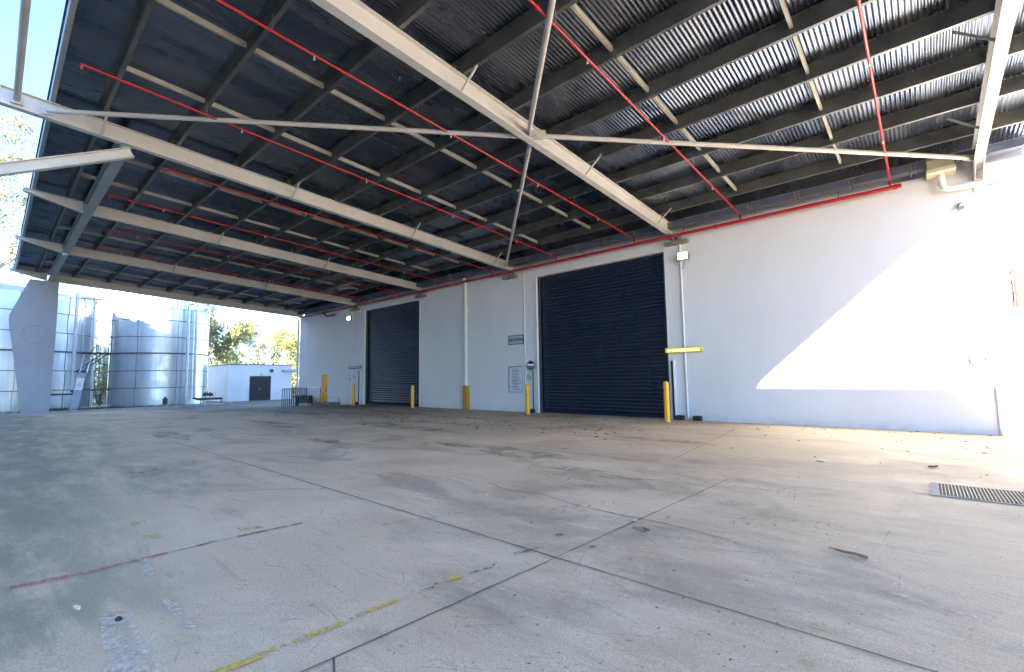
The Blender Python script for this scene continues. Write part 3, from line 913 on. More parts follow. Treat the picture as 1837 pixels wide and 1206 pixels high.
for i in range(15):
    z = .37 - i*.062
    m.box(-13.36, -12.90+rnd.uniform(-.12, .05), 14.964, 14.9715, z, z+.016)
m.box(-13.50, -12.84, 14.964, 14.9715, -.155, -.148)
m.build('text_lines', M_INK, t)
m = MB()
for i in range(8): m.prism([(-13.485+.012*math.cos(a_)+0, .35-i*.058+.02*math.sin(a_)) for a_ in [k_*math.pi/4 for k_ in range(8)]], 'y', 14.962, 14.9715)
for z in (-.28, -.42): m.prism([(-13.515, z), (-13.455, z), (-13.485, z+.07)], 'y', 14.962, 14.9715)
m.build('symbols', M_INK, t)
def disc(m, x, z, r0, r1, y0, y1, n=32):
    vs = []
    for k_ in range(n):
        a_ = 2*math.pi*k_/n
        for r_, y_ in ((r0, y0), (r1, y0), (r1, y1), (r0, y1)): vs.append((x+r_*math.cos(a_), y_, z+r_*math.sin(a_)))
    fs = []
    for k_ in range(n):
        k2 = (k_+1) % n
        for q in range(4): fs.append((k_*4+q, k_*4+(q+1)%4, k2*4+(q+1)%4, k2*4+q))
    m.add(vs, fs)
def plate(m, x, z, r, y0, y1, n=32):
    m.prism([(x+r*math.cos(2*math.pi*k_/n), z+r*math.sin(2*math.pi*k_/n)) for k_ in range(n)], 'y', y0, y1)
def speed(x, z, r, ringmat, ink, label):
    t = thing('speed_sign', label, 'sign', (x, 14.99, z-r))
    m = MB(); plate(m, x, z, r, 14.975, 14.995); m.build('panel', M_SIGNW, t)
    m = MB(); disc(m, x, z, r*.80, r*.97, 14.966, 14.9745); m.build('ring', ringmat, t)
    text_mesh('lettering', '10', r*1.05, (x, 14.970, z), ink, t, bold=.003)
speed(-12.42, -.01, .125, M_INK, M_INK, 'small round 10 sign with dark ring beside the convex mirror')
M_PINK = simple('faded_red_ring', (.010,.005,.005), .95, 0, .1, 6)
speed(.90, .26, .15, M_PINK, M_PINK, 'faded round 10 sign on the sunlit wall at the right')
for (x, z, lab, col) in ((-26.98, .10, 'tiny round sign left of the conduit by the farther shutter', M_SIGNW), (-26.45, .22, 'tiny square notice right of the conduit by the farther shutter', M_SIGNW)):
    t = thing('small_notice', lab, 'sign', (x, 14.98, z-.12))
    m = MB()
    if x < -26.7: plate(m, x, z, .12, 14.955, 14.975)
    else: m.box(x-.10, x+.10, 14.955, 14.975, z-.16, z+.16)
    m.build('panel', col, t)
    m = MB(); disc(m, x, z, .05, .085, 14.946, 14.954); m.build('ring', M_PINK if x > -26.7 else M_INK, t)

# ------------------------------------------------------------------ convex mirror
t = thing('convex_mirror', 'small round convex mirror beside the nearer shutter', 'mirror', (-12.1, 14.85, .3))
m = MB()
nr, na = 8, 28; vs = [(-12.1, 14.72-.075, .50)]
for i in range(1, nr+1):
    a_ = i/nr
    for k_ in range(na):
        q = 2*math.pi*k_/na
        vs.append((-12.1+.185*a_*math.cos(q), 14.72-.075*(1-a_*a_), .50+.185*a_*math.sin(q)))
fs = [(0, 1+k_, 1+(k_+1)%na) for k_ in range(na)]
for i in range(nr-1):
    for k_ in range(na): fs.append((1+i*na+k_, 1+(i+1)*na+k_, 1+(i+1)*na+(k_+1)%na, 1+i*na+(k_+1)%na))
m.add(vs, fs, True); tt_ = NT('mirror_face'); m.build('glass', tt_.set((.75,.77,.80), .06, 1.0), t)
m = MB(); disc(m, -12.1, .50, .183, .20, 14.70, 14.75); plate(m, -12.1, .50, .17, 14.735, 14.749); m.build('rim', M_GREY, t)
m = MB(); m.tube([(-12.1, 14.751, .50), (-12.1, 14.99, .50)], .02, 8); m.build('bracket', M_GREY, t)
m = MB(); m.tube([(-12.18, 14.96, .30), (-12.18, 14.96, -1.25), (-12.16, 14.96, -1.4)], .022, 8); q_ = m.build('cable_conduit', M_DARK, wh)

# ------------------------------------------------------------------ flood lights
def flood(x, z, label, k_=1.0):
    t = thing('flood_light', label, 'flood light', (x, 14.98, z-.15), 'lit flood lights on the wall')
    m = MB(); m.bbox(x-.17*k_, x+.17*k_, 14.70, 14.82, z-.12*k_, z+.12*k_, .015); m.build('housing', M_GREY, t)
    m = MB(); m.bbox(x-.145*k_, x+.145*k_, 14.685, 14.6995, z-.10*k_, z+.10*k_, .005); m.build('lens', M_LAMP, t)
    m = MB(); m.bar((x-.20*k_, 14.76, z), (x-.20*k_, 14.76, z-.17), .03, .012); m.bar((x+.20*k_, 14.76, z), (x+.20*k_, 14.76, z-.17), .03, .012)
    m.box(x-.206*k_, x+.206*k_, 14.74, 14.78, z-.185, z-.172); m.box(x-.03, x+.03, 14.781, 14.995, z-.185, z-.172)
    m.build('bracket', M_BEIGE, t)
    m = MB(); m.tube([(x-.05, 14.82, z-.08), (x-.02, 14.86, z-.26), (x-.10, 14.93, z-.36), (x-.15, 14.96, z-.30)], .008, 6); m.build('cable', M_BLACK, t)
flood(-5.62, 3.86, 'lit flood light above the yellow dock light by the nearer shutter')
flood(-26.78, 3.88, 'distant lit flood light left of the farther shutter')
# dock lights
def dock(x0, x1, z, lens, body, lab):
    t = thing('dock_light', lab, 'wall light', ((x0+x1)/2, 14.95, z-.09))
    m = MB(); m.bbox(x0, x1, 14.86, 14.995, z-.085, z+.085, .02); m.build('housing', body, t)
    m = MB(); m.bbox(x0+.06, x1-.06, 14.835, 14.8595, z-.055, z+.04, .008); m.build('lens', lens, t)
    m = MB(); m.box(x0-.004, x0+.05, 14.845, 14.859, z-.08, z+.08); m.box(x1-.05, x1+.004, 14.845, 14.859, z-.08, z+.08); m.build('end_cap', body, t)
dock(-6.41, -5.22, .82, M_TUBEL, simple('dock_light_yellow', (.72,.58,.05), .45, 0, .08, 5), 'long yellow dock light on the wall right of the nearer shutter')
dock(-26.95, -25.62, .80, M_LENS_OFF, M_GREY, 'unlit grey dock light left of the farther shutter')

# wall guide strips and rubber blocks
t = thing('guide_post', 'tall narrow black and white strip on the wall right of the nearer shutter', 'guide strip', (-6.15, 14.98, -1.45))
m = MB(); m.box(-6.27, -6.20, 14.93, 14.995, -1.44, .47); m.build('rubber_strip', M_BLACK, t)
m = MB(); m.box(-6.195, -6.15, 14.90, 14.995, -1.44, .52); m.build('steel_edge', M_WHITE, t)
t = thing('guide_post', 'thin dark strip on the wall left of the farther shutter', 'guide strip', (-25.8, 14.98, -1.45))
m = MB(); m.box(-25.9, -25.83, 14.93, 14.995, -1.5, .60); m.build('rubber_strip', M_BLACK, t)
m = MB(); m.box(-25.825, -25.79, 14.95, 14.995, -1.5, .60); m.build('steel_edge', M_WHITE, t)
for x0, x1, lab in ((-6.16, -5.91, 'black rubber block at the wall foot left of the white conduit'), (-5.60, -5.35, 'black rubber block at the wall foot right of the white conduit'),
                    (-12.30, -12.12, 'small black rubber block behind the bollard at the 10 sign'), (-26.2, -25.95, 'black rubber block at the wall foot behind the farthest bollard')):
    m = MB(); z_ = gz(x0, 14.9); m.bbox(x0, x1, 14.80, 14.995, z_-.01, z_+.15, .02); o = m.build('rubber_block', M_BLACK); recenter(o, ((x0+x1)/2, 14.9, z_)); tag(o, lab, 'rubber block', 'black rubber blocks at the foot of the wall')
# small sensor box on the sunlit wall
t = thing('security_sensor', 'tiny pale sensor box high on the sunlit wall at the right', 'sensor', (.9, 14.98, 3.78))
m = MB(); m.bbox(.85, .97, 14.90, 14.97, 3.78, 3.93, .015); m.build('housing', simple('sensor_grey', (.07,.06,.055), .5), t)
m = MB(); m.bbox(.872, .948, 14.885, 14.8995, 3.80, 3.86, .004); m.build('lens', M_PINK, t)
m = MB(); m.box(.89, .93, 14.971, 14.995, 3.82, 3.88); m.build('mount', M_GREY, t)

# ------------------------------------------------------------------ plant on a shelf in the recess
t = thing('wall_shelf', 'pale blue shelf in the recess at the right end of the wall', 'shelf', (3.0, 16.6, 1.25))
m = MB(); m.bbox(1.55, 4.0, 15.9, 16.59, 1.34, 1.46, .02); m.build('shelf_board', simple('pale_blue_paint', (.03,.04,.07), .5, 0, .05, 4), t)
m = MB(); m.prism([(16.0, 1.335), (16.59, 1.335), (16.59, .85)], 'x', 1.9, 1.94); m.prism([(16.0, 1.335), (16.59, 1.335), (16.59, .85)], 'x', 3.4, 3.44); m.build('bracket', M_BEIGE, t)
t = thing('pump_unit', 'yellowish pump with pipes and red frame standing on the pale blue shelf', 'pump', (2.4, 16.25, 1.46))
m = MB(); m.bbox(1.95, 2.5, 16.0, 16.5, 1.52, 2.35, .04); m.tube([(2.2, 16.25, 2.35), (2.2, 16.25, 2.75)], .10, 14); m.tube([(2.5, 16.25, 1.9), (3.2, 16.25, 1.9)], .18, 18)
m.build('body', simple('pump_yellow', (.055,.042,.012), .8, 0, .3, 6, 0, ((.05,.02,.01), .6)), t)
m = MB()
for a_, b_ in (((1.72,15.98,1.47),(1.72,15.98,2.42)), ((1.72,15.98,2.42),(1.95,15.98,2.6)), ((1.95,15.98,2.6),(2.6,15.98,2.6)), ((1.72,16.45,1.47),(1.72,16.45,2.42)), ((1.72,15.98,2.42),(1.72,16.45,2.42)), ((2.6,15.98,2.6),(2.6,15.98,1.47))): m.tube([a_, b_], .018, 8)
m.build('frame', simple('rusty_frame', (.03,.008,.006), .7, 0, .3, 8), t)
m = MB(); m.tube([(1.80,16.05,1.5),(1.82,16.05,2.0),(1.88,16.1,2.3),(2.0,16.15,2.42)], .025, 8); m.tube([(1.87,16.0,1.5),(1.9,16.0,1.8),(1.96,16.0,2.2)], .018, 8); m.build('hose', simple('hose_tan', (.07,.05,.02), .6), t)

# ------------------------------------------------------------------ drain
t = thing('drain_grate', 'galvanised steel grate over the drain channel in the slab', 'drain grate', (1.2, 6.5, gz(1.2, 6.5)))
gx0, gx1, gy0, gy1 = -.02, 2.6, 6.12, 6.86
gzz = lambda y: gz(0, y)
m = MB()
def gbar(x0, x1, y0, y1, h0, h1):
    m.add([(x0,y0,gzz(y0)+h0),(x1,y0,gzz(y0)+h0),(x1,y1,gzz(y1)+h0),(x0,y1,gzz(y1)+h0),(x0,y0,gzz(y0)+h1),(x1,y0,gzz(y0)+h1),(x1,y1,gzz(y1)+h1),(x0,y1,gzz(y1)+h1)],
          [(0,3,2,1),(4,5,6,7),(0,1,5,4),(1,2,6,5),(2,3,7,6),(3,0,4,7)])
gbar(gx0, gx1, gy0, gy1, .0015, .0035)  # flat black sheet standing in for the shaded depth under the grate
m.build('channel', M_BLACK, t)
m = MB()
gbar(gx0-.03, gx0+.035, gy0-.03, gy1+.03, .004, .009); gbar(gx0+.036, gx1, gy0-.035, gy0, .004, .009); gbar(gx0+.036, gx1, gy1, gy1+.035, .004, .009); gbar(gx1+.001, gx1+.03, gy0-.03, gy1+.03, .004, .009)
m.build('frame', M_STAIN, t)
m = MB(); x = gx0+.055
while x < gx1-.01:
    gbar(x, x+.004, gy0+.001, gy1-.001, .004, .013); x += .0262
y = gy0+.05
m.build('grate_bars', simple('galvanised_bar', (.25,.24,.21), .5, .4, .2, 10), t)
m = MB(); y = gy0+.04
while y < gy1-.02:
    gbar(gx0+.04, gx1-.001, y, y+.005, .006, .0105); y += .052
m.build('cross_rods', M_DARK, t)
# ------------------------------------------------------------------ debris
z_ = gz(-.5, 3.58)
m = MB(); m.tube([(-.54,3.62,z_+.012),(-.50,3.585,z_+.018),(-.46,3.59,z_+.012),(-.40,3.585,z_+.014),(-.34,3.565,z_+.012)], .005, 7, r1=.010); m.tube([(-.50,3.585,z_+.02),(-.53,3.56,z_+.03)], .004, 5)
o = m.build('bark_strip', M_TWIG); recenter(o, (-.45, 3.58, z_)); tag(o, 'curled strip of bark lying on the concrete at the right', 'bark')
z_ = gz(-2.99, .32)
m = MB(); m.tube([(-3.005,.318,z_+.009),(-2.975,.325,z_+.009)], .009, 10); m.tube([(-2.975,.325,z_+.009),(-2.966,.327,z_+.009)], .006, 8)
o = m.build('bottle_stub', M_PALE); recenter(o, (-2.99, .32, z_)); tag(o, 'tiny pale tube shaped scrap lying on the dark stained concrete at lower left', 'scrap')
z_ = gz(-2.71, .43)
m = MB(); m.lathe([(.0001,0),(.014,.002),(.017,.008),(.010,.014),(.0001,.016)], 0, 0, 9)
for q in range(len(m.v)): a_ = m.v[q]; m.v[q] = (-2.71+a_[0]*(1.2+.2*math.sin(q)), .43+a_[1]*.8, z_+.003+a_[2])
o = m.build('dark_stone', M_BLACK); recenter(o, (-2.71, .43, z_)); tag(o, 'small black stone lying on the pale rectangular mark', 'stone')
def leafthing(x, y, s, lab, pale=False):
    z_ = gz(x, y); m = MB(); a0 = rnd.uniform(0, 6.28)
    pts = []
    for k_ in range(9):
        u = k_/8; w_ = s*.28*math.sin(math.pi*u)
        for sg in (-1, 0, 1):
            lx, ly = (u-.5)*s, sg*w_
            pts.append((x+lx*math.cos(a0)-ly*math.sin(a0), y+lx*math.sin(a0)+ly*math.cos(a0), z_+.006+.25*s*abs(sg)*.5+.18*s*(u-.5)**2))
    m.add(pts, [(k_*3+q, k_*3+q+1, k_*3+q+4, k_*3+q+3) for k_ in range(8) for q in range(2)])
    o = m.build('dry_leaf', M_PALE if pale else M_TWIG); recenter(o, (x, y, z_)); tag(o, lab, 'leaf', 'dry leaves lying on the slab')
leafthing(-1.58, 3.19, .075, 'curled brown leaf on the brown stain right of the crossing joints')
leafthing(-1.97, 2.67, .055, 'dark curled leaf above the crossing of the joints')
leafthing(-1.67, 2.62, .045, 'small dark leaf just right of the crossing of the joints')
leafthing(-.02, 8.2, .16, 'long dark leaf lying before the drain grate')
leafthing(-1.74, 3.35, .05, 'white curled leaf beside the hairline crack', True)
m = MB(); z_ = gz(-1.19, 7.85); m.bbox(-1.24, -1.14, 7.80, 7.90, z_+.003, z_+.02, .004); o = m.build('paper_scrap', M_PALE); recenter(o, (-1.19, 7.85, z_)); tag(o, 'small white square scrap on the tan concrete before the long wall', 'scrap')
lit = MB()
def crumb(x, y, s):
    z_ = gz(x, y)+.005; a0 = rnd.uniform(0, 6.28); l = s*rnd.uniform(.5, 1); w_ = s*rnd.uniform(.12, .4)
    ca, sa = math.cos(a0), math.sin(a0)
    q = [(-l, 0, 0), (0, -w_, s*.2), (l, 0, 0), (0, w_, s*.3)]
    lit.add([(x+a*ca-b*sa, y+a*sa+b*ca, z_+c) for a, b, c in q], [(0,1,2,3)])
for i in range(900):
    x = rnd.uniform(-30, 2); y = 14.9 - abs(rnd.gauss(0, 3.4))
    if y > 4: crumb(x, y, rnd.uniform(.015, .06))
for i in range(380): crumb(rnd.uniform(-18, -5), rnd.gauss(9.5, 1.3), rnd.uniform(.02, .075))
for i in range(260): crumb(rnd.uniform(-5, 2), rnd.uniform(2, 9), rnd.uniform(.006, .02))
for i in range(260): crumb(rnd.uniform(-3, 0), rnd.uniform(1, 4), rnd.uniform(.004, .012))
for i in range(200): crumb(rnd.uniform(-30, -20), rnd.gauss(12.3, .9), rnd.uniform(.03, .11))
tag(lit.build('leaf_litter', M_LITTER), 'fine dry leaf litter scattered over the slab', 'leaf litter', kind='stuff')
lit = MB()
for i in range(240): crumb(rnd.uniform(-14, 1.5), rnd.uniform(2, 14), rnd.uniform(.006, .028))
for i in range(40): crumb(rnd.uniform(-5, -2), rnd.uniform(.1, 1.5), rnd.uniform(.004, .010))
tag(lit.build('pale_litter', M_PALE), 'tiny pale chips and paper scraps scattered over the slab', 'litter', kind='stuff')

# ------------------------------------------------------------------ tanks
def ringband(m, cx, cy, r, z, h, t, n=72):
    vs = []
    for k_ in range(n):
        a_ = 2*math.pi*k_/n
        for rr, zz in ((r, z-h/2), (r+t, z-h/2), (r+t, z+h/2), (r, z+h/2)): vs.append((cx+rr*math.cos(a_), cy+rr*math.sin(a_), zz))
    fs = []
    for k_ in range(n):
        k2 = (k_+1) % n
        for q in range(3): fs.append((k_*4+q, k_*4+q+1, k2*4+q+1, k2*4+q))
    m.add(vs, fs)
def tank(cx, cy, r, z0, z1, rings, dark, lab, seams, roofh, a0=0.0):
    t = thing('storage_tank', lab, 'tank', (cx, cy, z0), 'large galvanised storage tanks beyond the yard')
    m = MB(); prof = []
    zz = z0
    prof = [(r, z0), (r, z1)]
    m.lathe(prof, cx, cy, 96); m.build('shell', M_TANK, t)
    m = MB(); m.lathe([(r+.06, z1-.05), (r+.06, z1+.03), (r*.5, z1+roofh*.55), (.15, z1+roofh), (.0001, z1+roofh)], cx, cy, 48); m.build('roof', M_TANKROOF, t)
    m = MB()
    for z in rings: ringband(m, cx, cy, r, z, .05, .02)
    m.build('lap_ring', M_TRIM, t)
    m = MB(); ringband(m, cx, cy, r, dark, .11, .09); m.build('stiffening_ring', M_TRIM, t)
    m = MB(); 
    for k_ in range(seams):
        a_ = a0+2*math.pi*k_/seams
        lv = sorted([z0]+list(rings)+[dark, z1])
        for j, (za, zb_) in enumerate(zip(lv[:-1], lv[1:])):
            aa = a_ + (.012 if j % 2 else 0)
            x, y = cx+(r+.006)*math.cos(aa), cy+(r+.006)*math.sin(aa)
            m.bar((x, y, za+.03), (x, y, zb_-.03), .035, .015, (-math.sin(aa), math.cos(aa), 0))
    m.build('seam', M_TRIM, t)
    m = MB()
    for z in rings:
        n_b = int(2*math.pi*r/.22)
        for k_ in range(n_b):
            a_ = 2*math.pi*k_/n_b
            if math.cos(a_) < -.2: continue
            x, y = cx+(r+.026)*math.cos(a_), cy+(r+.026)*math.sin(a_)
            m.box(x-.018, x+.018, y-.02, y+.02, z-.022, z+.022)
    m.build('bolt_row', M_DARK, t)
    return t
t1 = tank(-48.0, .25, 5.0, -1.82, 6.12, (4.83, 3.52, .95, -.35), 2.25, 'large galvanised tank behind the concrete pillar, with a ladder', 12, 1.1, .13)
t2 = tank(-46.6, 9.13, 3.22, -1.82, 5.80, (4.84, 3.54, .96, -.33), 2.29, 'galvanised tank standing alone left of the white shed', 8, .25, .12)
t3 = thing('storage_tank', 'tall pale ribbed tank rising behind the other two', 'tank', (-60.5, 10.2, -1.8), 'large galvanised storage tanks beyond the yard')
m = MB(); m.lathe([(3.6, -1.8), (3.6, 13.5)], -60.5, 10.2, 64); m.build('shell', simple('pale_silo_steel', (.66,.70,.74), .4, .4, .06, 1), t3)
m = MB(); m.lathe([(3.65, 13.45), (.2, 15.0), (.0001, 15.0)], -60.5, 10.2, 48); m.build('roof', M_TANKROOF, t3)
m = MB()
for k_ in range(36):
    a_ = 2*math.pi*k_/36; x, y = -60.5+3.62*math.cos(a_), 10.2+3.62*math.sin(a_)
    m.bar((x, y, -1.8), (x, y, 13.4), .07, .05, (-math.sin(a_), math.cos(a_), 0))
m.build('rib', simple('pale_rib', (.50,.56,.62), .5, .3, .08, 2), t3)
# tank 1 pipes
def vpipe(root, pts, r, name='vertical_pipe', mat=None):
    m = MB(); m.tube(pts, r, 12); return m.build(name, mat or M_TANKPIPE, root)
M_TANKPIPE = simple('galvanised_pipe', (.50,.52,.54), .4, .6, .1, 3)
vpipe(t1, [(-42.75, 3.62, -.35), (-42.75, 3.60, 6.25)], .10)
vpipe(t1, [(-42.75, 3.62, -.20), (-42.75, 3.62, -.45), (-42.6, 3.9, -.62), (-42.6, 1.9, -.62)], .07, 'outlet_pipe', M_DARK)
vpipe(t1, [(-42.9, 4.62, -1.7), (-42.9, 4.50, 6.1)], .06)
vpipe(t1, [(-42.5, 4.1, -1.55), (-42.5, 5.6, -1.50)], .05, 'outlet_pipe')
vpipe(t2, [(-43.15, 10.15, -1.7), (-43.15, 10.10, 6.15)], .11)
vpipe(t2, [(-43.45, 10.78, -1.2), (-43.45, 10.72, 5.95)], .10)
vpipe(t2, [(-43.5, 10.55, -1.3), (-43.5, 10.5, 5.9)], .05)
vpipe(t2, [(-43.45, 10.78, -1.22), (-42.6, 10.85, -1.28), (-42.6, 12.5, -1.28)], .09, 'outlet_pipe', M_DARK)
m = MB(); m.tube([(-42.6, 11.15, -.92), (-42.6, 11.85, -.95)], .10, 12); m.tube([(-42.6, 11.25, -.92), (-42.6, 11.32, -.92)], .17, 12); m.tube([(-42.6, 11.6, -.93), (-42.6, 11.68, -.93)], .17, 12); m.tube([(-42.6, 11.45, -.93), (-42.6, 11.45, -.68)], .03, 8)
m.build('valve', simple('valve_red', (.10,.03,.035), .6, 0, .2, 5), t2)
m = MB(); m.box(-42.62, -42.58, 12.40, 12.44, -1.75, -1.2); m.box(-42.62, -42.58, 11.0, 11.04, -1.75, -1.3); m.build('pipe_support', M_DARK, t2)
m = MB(); m.bbox(-43.45, -43.30, 8.75, 9.05, -1.60, -1.14, .03); m.tube([(-43.4, 8.9, -1.0), (-43.4, 8.9, -1.14)], .06, 10); m.build('manhole_box', M_DARK, t2)
m = MB(); m.bbox(-43.9, -41.2, 10.3, 12.6, -1.9, -1.68, .03); o = m.build('concrete_slab', M_STAIN); recenter(o, (-42.5, 11.5, -1.85)); tag(o, 'low concrete plinth under the pipes beside the shed', 'plinth')
m = MB(); m.bbox(-43.0, -41.9, 3.9, 5.4, -1.8, -1.55, .04); o = m.build('mossy_plinth', simple('mossy_concrete', (.17,.17,.11), .95, 0, .35, 3, .6)); recenter(o, (-42.4, 4.6, -1.8)); tag(o, 'mossy concrete plinth at the foot of the tank ladder', 'plinth')
# valve stand between tanks
t = thing('valve_stand', 'dark valve on a stand in the gap between two tanks', 'valve', (-42.6, 5.05, -1.75))
m = MB(); m.tube([(-42.6, 5.05, -1.75), (-42.6, 5.05, -.72)], .07, 10); m.tube([(-42.6, 5.05, -1.35), (-42.6, 5.05, -1.15)], .15, 12); m.tube([(-42.6, 4.75, -1.55), (-42.6, 5.6, -1.55)], .11, 12); m.build('body', M_DARK, t)
m = MB(); m.tube([(-42.6, 5.05, -.72), (-42.6, 5.05, -.66)], .28, 16); m.build('hand_wheel', M_DARK, t)
m = MB(); m.tube([(-42.7, 4.5, -.38), (-42.7, 5.6, -.38)], .05, 10); m.build('cross_pipe', M_DARK, t)
# ladder, platforms
t = thing('access_ladder', 'caged steel ladder and platforms climbing the tank by the gap', 'ladder', (-42.2, 4.3, -1.75))
m = MB()
for y in (3.98, 4.36): m.tube([(-42.45, y, 2.1), (-42.45, y, 6.9)], .025, 8)
z = 2.3
while z < 6.8: m.tube([(-42.45, 3.98, z), (-42.45, 4.36, z)], .014, 6); z += .3
m.build('upper_ladder', M_TANKPIPE, t)
m = MB()
for z in (3.3, 4.4, 5.5, 6.3):
    pts = [(-42.45+.62*math.sin(math.pi*q/10), 4.17+.42*math.cos(math.pi*q/10), z) for q in range(11)]
    m.tube(pts, .018, 6)
for q in (1, 3, 5, 7, 9): m.tube([(-42.45+.62*math.sin(math.pi*q/10), 4.17+.42*math.cos(math.pi*q/10), 3.3), (-42.45+.62*math.sin(math.pi*q/10), 4.17+.42*math.cos(math.pi*q/10), 6.3)], .012, 6)
m.build('safety_cage', M_TANKPIPE, t)
m = MB(); m.bbox(-42.7, -41.7, 3.95, 5.40, 2.06, 2.16, .01); m.build('platform', M_DARK, t)
m = MB()
for (x, y) in ((-41.72, 4.70), (-41.72, 5.36), (-42.66, 5.36), (-42.66, 4.7)): m.tube([(x, y, 2.16), (x, y, 3.28)], .025, 8)
for z in (2.75, 3.28):
    m.tube([(-41.72, 4.70, z), (-41.72, 5.36, z)], .022, 8); m.tube([(-41.72, 5.36, z), (-42.66, 5.36, z)], .022, 8)
m.tube([(-41.72, 4.70, 2.7), (-41.72, 4.3, 2.16)], .022, 8)
m.build('guard_rail', M_DARK, t)
m = MB(); m.bar((-41.8, 5.2, 2.05), (-42.2, 4.05, .92), .06, .06); m.bar((-41.8, 4.9, 2.05), (-42.2, 3.75, .88), .06, .06); m.bar((-42.5, 4.5, 1.7), (-42.5, 5.35, 1.25), .04, .04); m.bar((-42.5, 3.6, .86), (-42.5, 4.3, .86), .06, .06)
m.build('support_brace', M_DARK, t)
m = MB()
for dy in (0, .36): m.bar((-41.9, 3.86+dy, .80), (-42.1, 4.08+dy, 2.1), .035, .05)
for i in range(5): m.box(-42.1, -41.95, 3.90+.045*i, 4.26+.045*i, .98+i*.24, 1.0+i*.24)
m.build('lower_ladder', M_TANKPIPE, t)
m = MB(); m.prism([(3.45, -1.76), (3.86, -1.80), (4.16, .73), (3.78, .73)], 'x', -41.78, -41.70); m.build('ladder_guard', simple('blue_grey_panel', (.22,.29,.38), .4, .4, .08, 3), t)
m = MB(); m.prism([(3.655, -.35), (4.035, -.35), (4.12, .42), (3.735, .42)], 'x', -41.698, -41.69); m.build('guard_notice', M_SIGNW, t)
m = MB(); m.tube([(-41.686, 3.80, .12), (-41.686, 3.90, .09), (-41.686, 3.99, .12)], .012, 6); m.tube([(-41.686, 3.78, -.02), (-41.686, 3.90, -.05), (-41.686, 4.02, -.02)], .012, 6); m.build('notice_marks', M_INK, t)
m = MB(); m.bbox(-43.0, -42.2, 3.75, 4.9, 5.85, 5.95, .01)
for (x, y) in ((-42.25, 3.8), (-42.25, 4.85), (-42.95, 4.85)): m.tube([(x, y, 5.95), (x, y, 6.95)], .022, 8)
m.tube([(-42.25, 3.8, 6.9), (-42.25, 4.85, 6.9), (-42.95, 4.85, 6.9)], .022, 8); m.tube([(-42.25, 3.8, 6.45), (-42.25, 4.85, 6.45), (-42.95, 4.85, 6.45)], .018, 8)
m.bar((-42.3, 3.9, 5.84), (-42.9, 4.1, 5.2), .05, .05); m.bar((-42.3, 4.6, 5.84), (-42.9, 4.4, 5.2), .05, .05)
m.build('top_platform', M_TANKPIPE, t)

# ------------------------------------------------------------------ shed
sh = thing('pump_shed', 'low white flat roofed shed with a black double door', 'shed', (-49.4, 16.8, -1.8))
m = MB(); m.box(-52.4, -46.6, 14.05, 19.66, -1.72, 1.57); m.build('wall', M_SHED, sh)
m = MB(); m.bbox(-52.5, -46.52, 13.97, 19.74, 1.573, 1.66, .01); m.build('roof', M_GREY, sh)
m = MB(); m.box(-52.45, -46.56, 14.0, 19.7, -2.0, -1.722); m.build('plinth', M_STAIN, sh)
m = MB(); m.bbox(-46.595, -46.55, 15.93, 16.775, -1.72, .47, .006); m.bbox(-46.595, -46.55, 16.785, 17.66, -1.72, .47, .006); d = m.build('door', simple('black_door', (.018,.022,.027), .45, 0, .2, 3), sh)
m = MB(); m.tube([(-46.55, 16.72, -.65), (-46.50, 16.72, -.65)], .02, 8); m.box(-46.549, -46.53, 16.68, 16.76, -.72, -.58); m.build('handle', M_TANKPIPE, d)
m = MB(); m.box(-46.598, -46.56, 15.86, 15.925, -1.72, .54); m.box(-46.598, -46.56, 17.665, 17.72, -1.72, .54); m.box(-46.598, -46.56, 15.926, 17.664, .475, .54); m.build('door_frame', M_DARK, d)
m = MB(); m.box(-46.595, -46.57, 16.78, 16.95, .60, .86); m.build('notice', M_SIGNW, sh)
m = MB(); m.box(-46.569, -46.563, 16.80, 16.93, .62, .68); m.box(-46.569, -46.563, 16.80, 16.84, .681, .84); m.build('notice_mark', simple('notice_red', (.35,.05,.05), .6), sh)
m = MB(); m.tube([(-46.6, 17.72, 1.03), (-46.42, 17.72, 1.03)], .14, 14); m.tube([(-46.42, 17.72, 1.03), (-46.38, 17.72, 1.03)], .17, 14); m.build('vent_cowl', simple('brown_cowl', (.09,.06,.055), .6), sh)
m = MB(); m.tube([(-46.2, 18.75, 1.03), (-46.2, 21.5, 1.05)], .14, 14); m.tube([(-46.2, 18.74, 1.03), (-46.2, 18.78, 1.03)], .155, 14)
m.tube([(-46.2, 18.75, 1.03), (-46.6, 18.75, 1.03)], .13, 14)
for y in (19.5, 20.6): m.tube([(-46.2, y, 1.03), (-46.2, y+.10, 1.03)], .165, 14)
m.build('exhaust_pipe', M_TANKPIPE, sh)

# ------------------------------------------------------------------ railing, bins, blocks, steps by the yellow door
t = thing('green_railing', 'dark green steel railing round the pit left of the yellow door', 'railing', (-32, 14.0, -1.75))
zb_ = -1.74
m = MB()
m.tube([(-33.9, 14.2, -.52), (-31.3, 14.2, -.44)], .028, 8); m.tube([(-33.9, 14.2, -1.55), (-31.3, 14.2, -1.5)], .02, 8)
m.tube([(-33.9, 14.2, -.52), (-33.2, 13.4, -.52)], .028, 8); m.tube([(-33.9, 14.2, -1.6), (-33.2, 13.4, -1.6)], .02, 8)
m.tube([(-33.2, 13.4, -.52), (-33.2, 13.4, zb_)], .028, 8)
m.build('rail', M_GREEN, t)
m = MB()
for i in range(9): x = -33.9+.325*i; m.tube([(x, 14.2, zb_), (x, 14.2, -.50)], .036, 8)
for i in range(1, 4): m.tube([(-33.9+.175*i, 14.2-.2*i, zb_), (-33.9+.175*i, 14.2-.2*i, -.52)], .03, 8)
m.build('baluster', M_GREEN, t)
t = thing('hand_rail', 'thin grey handrail sloping down past the yellow door', 'handrail', (-30, 14.1, -1.7))
m = MB()
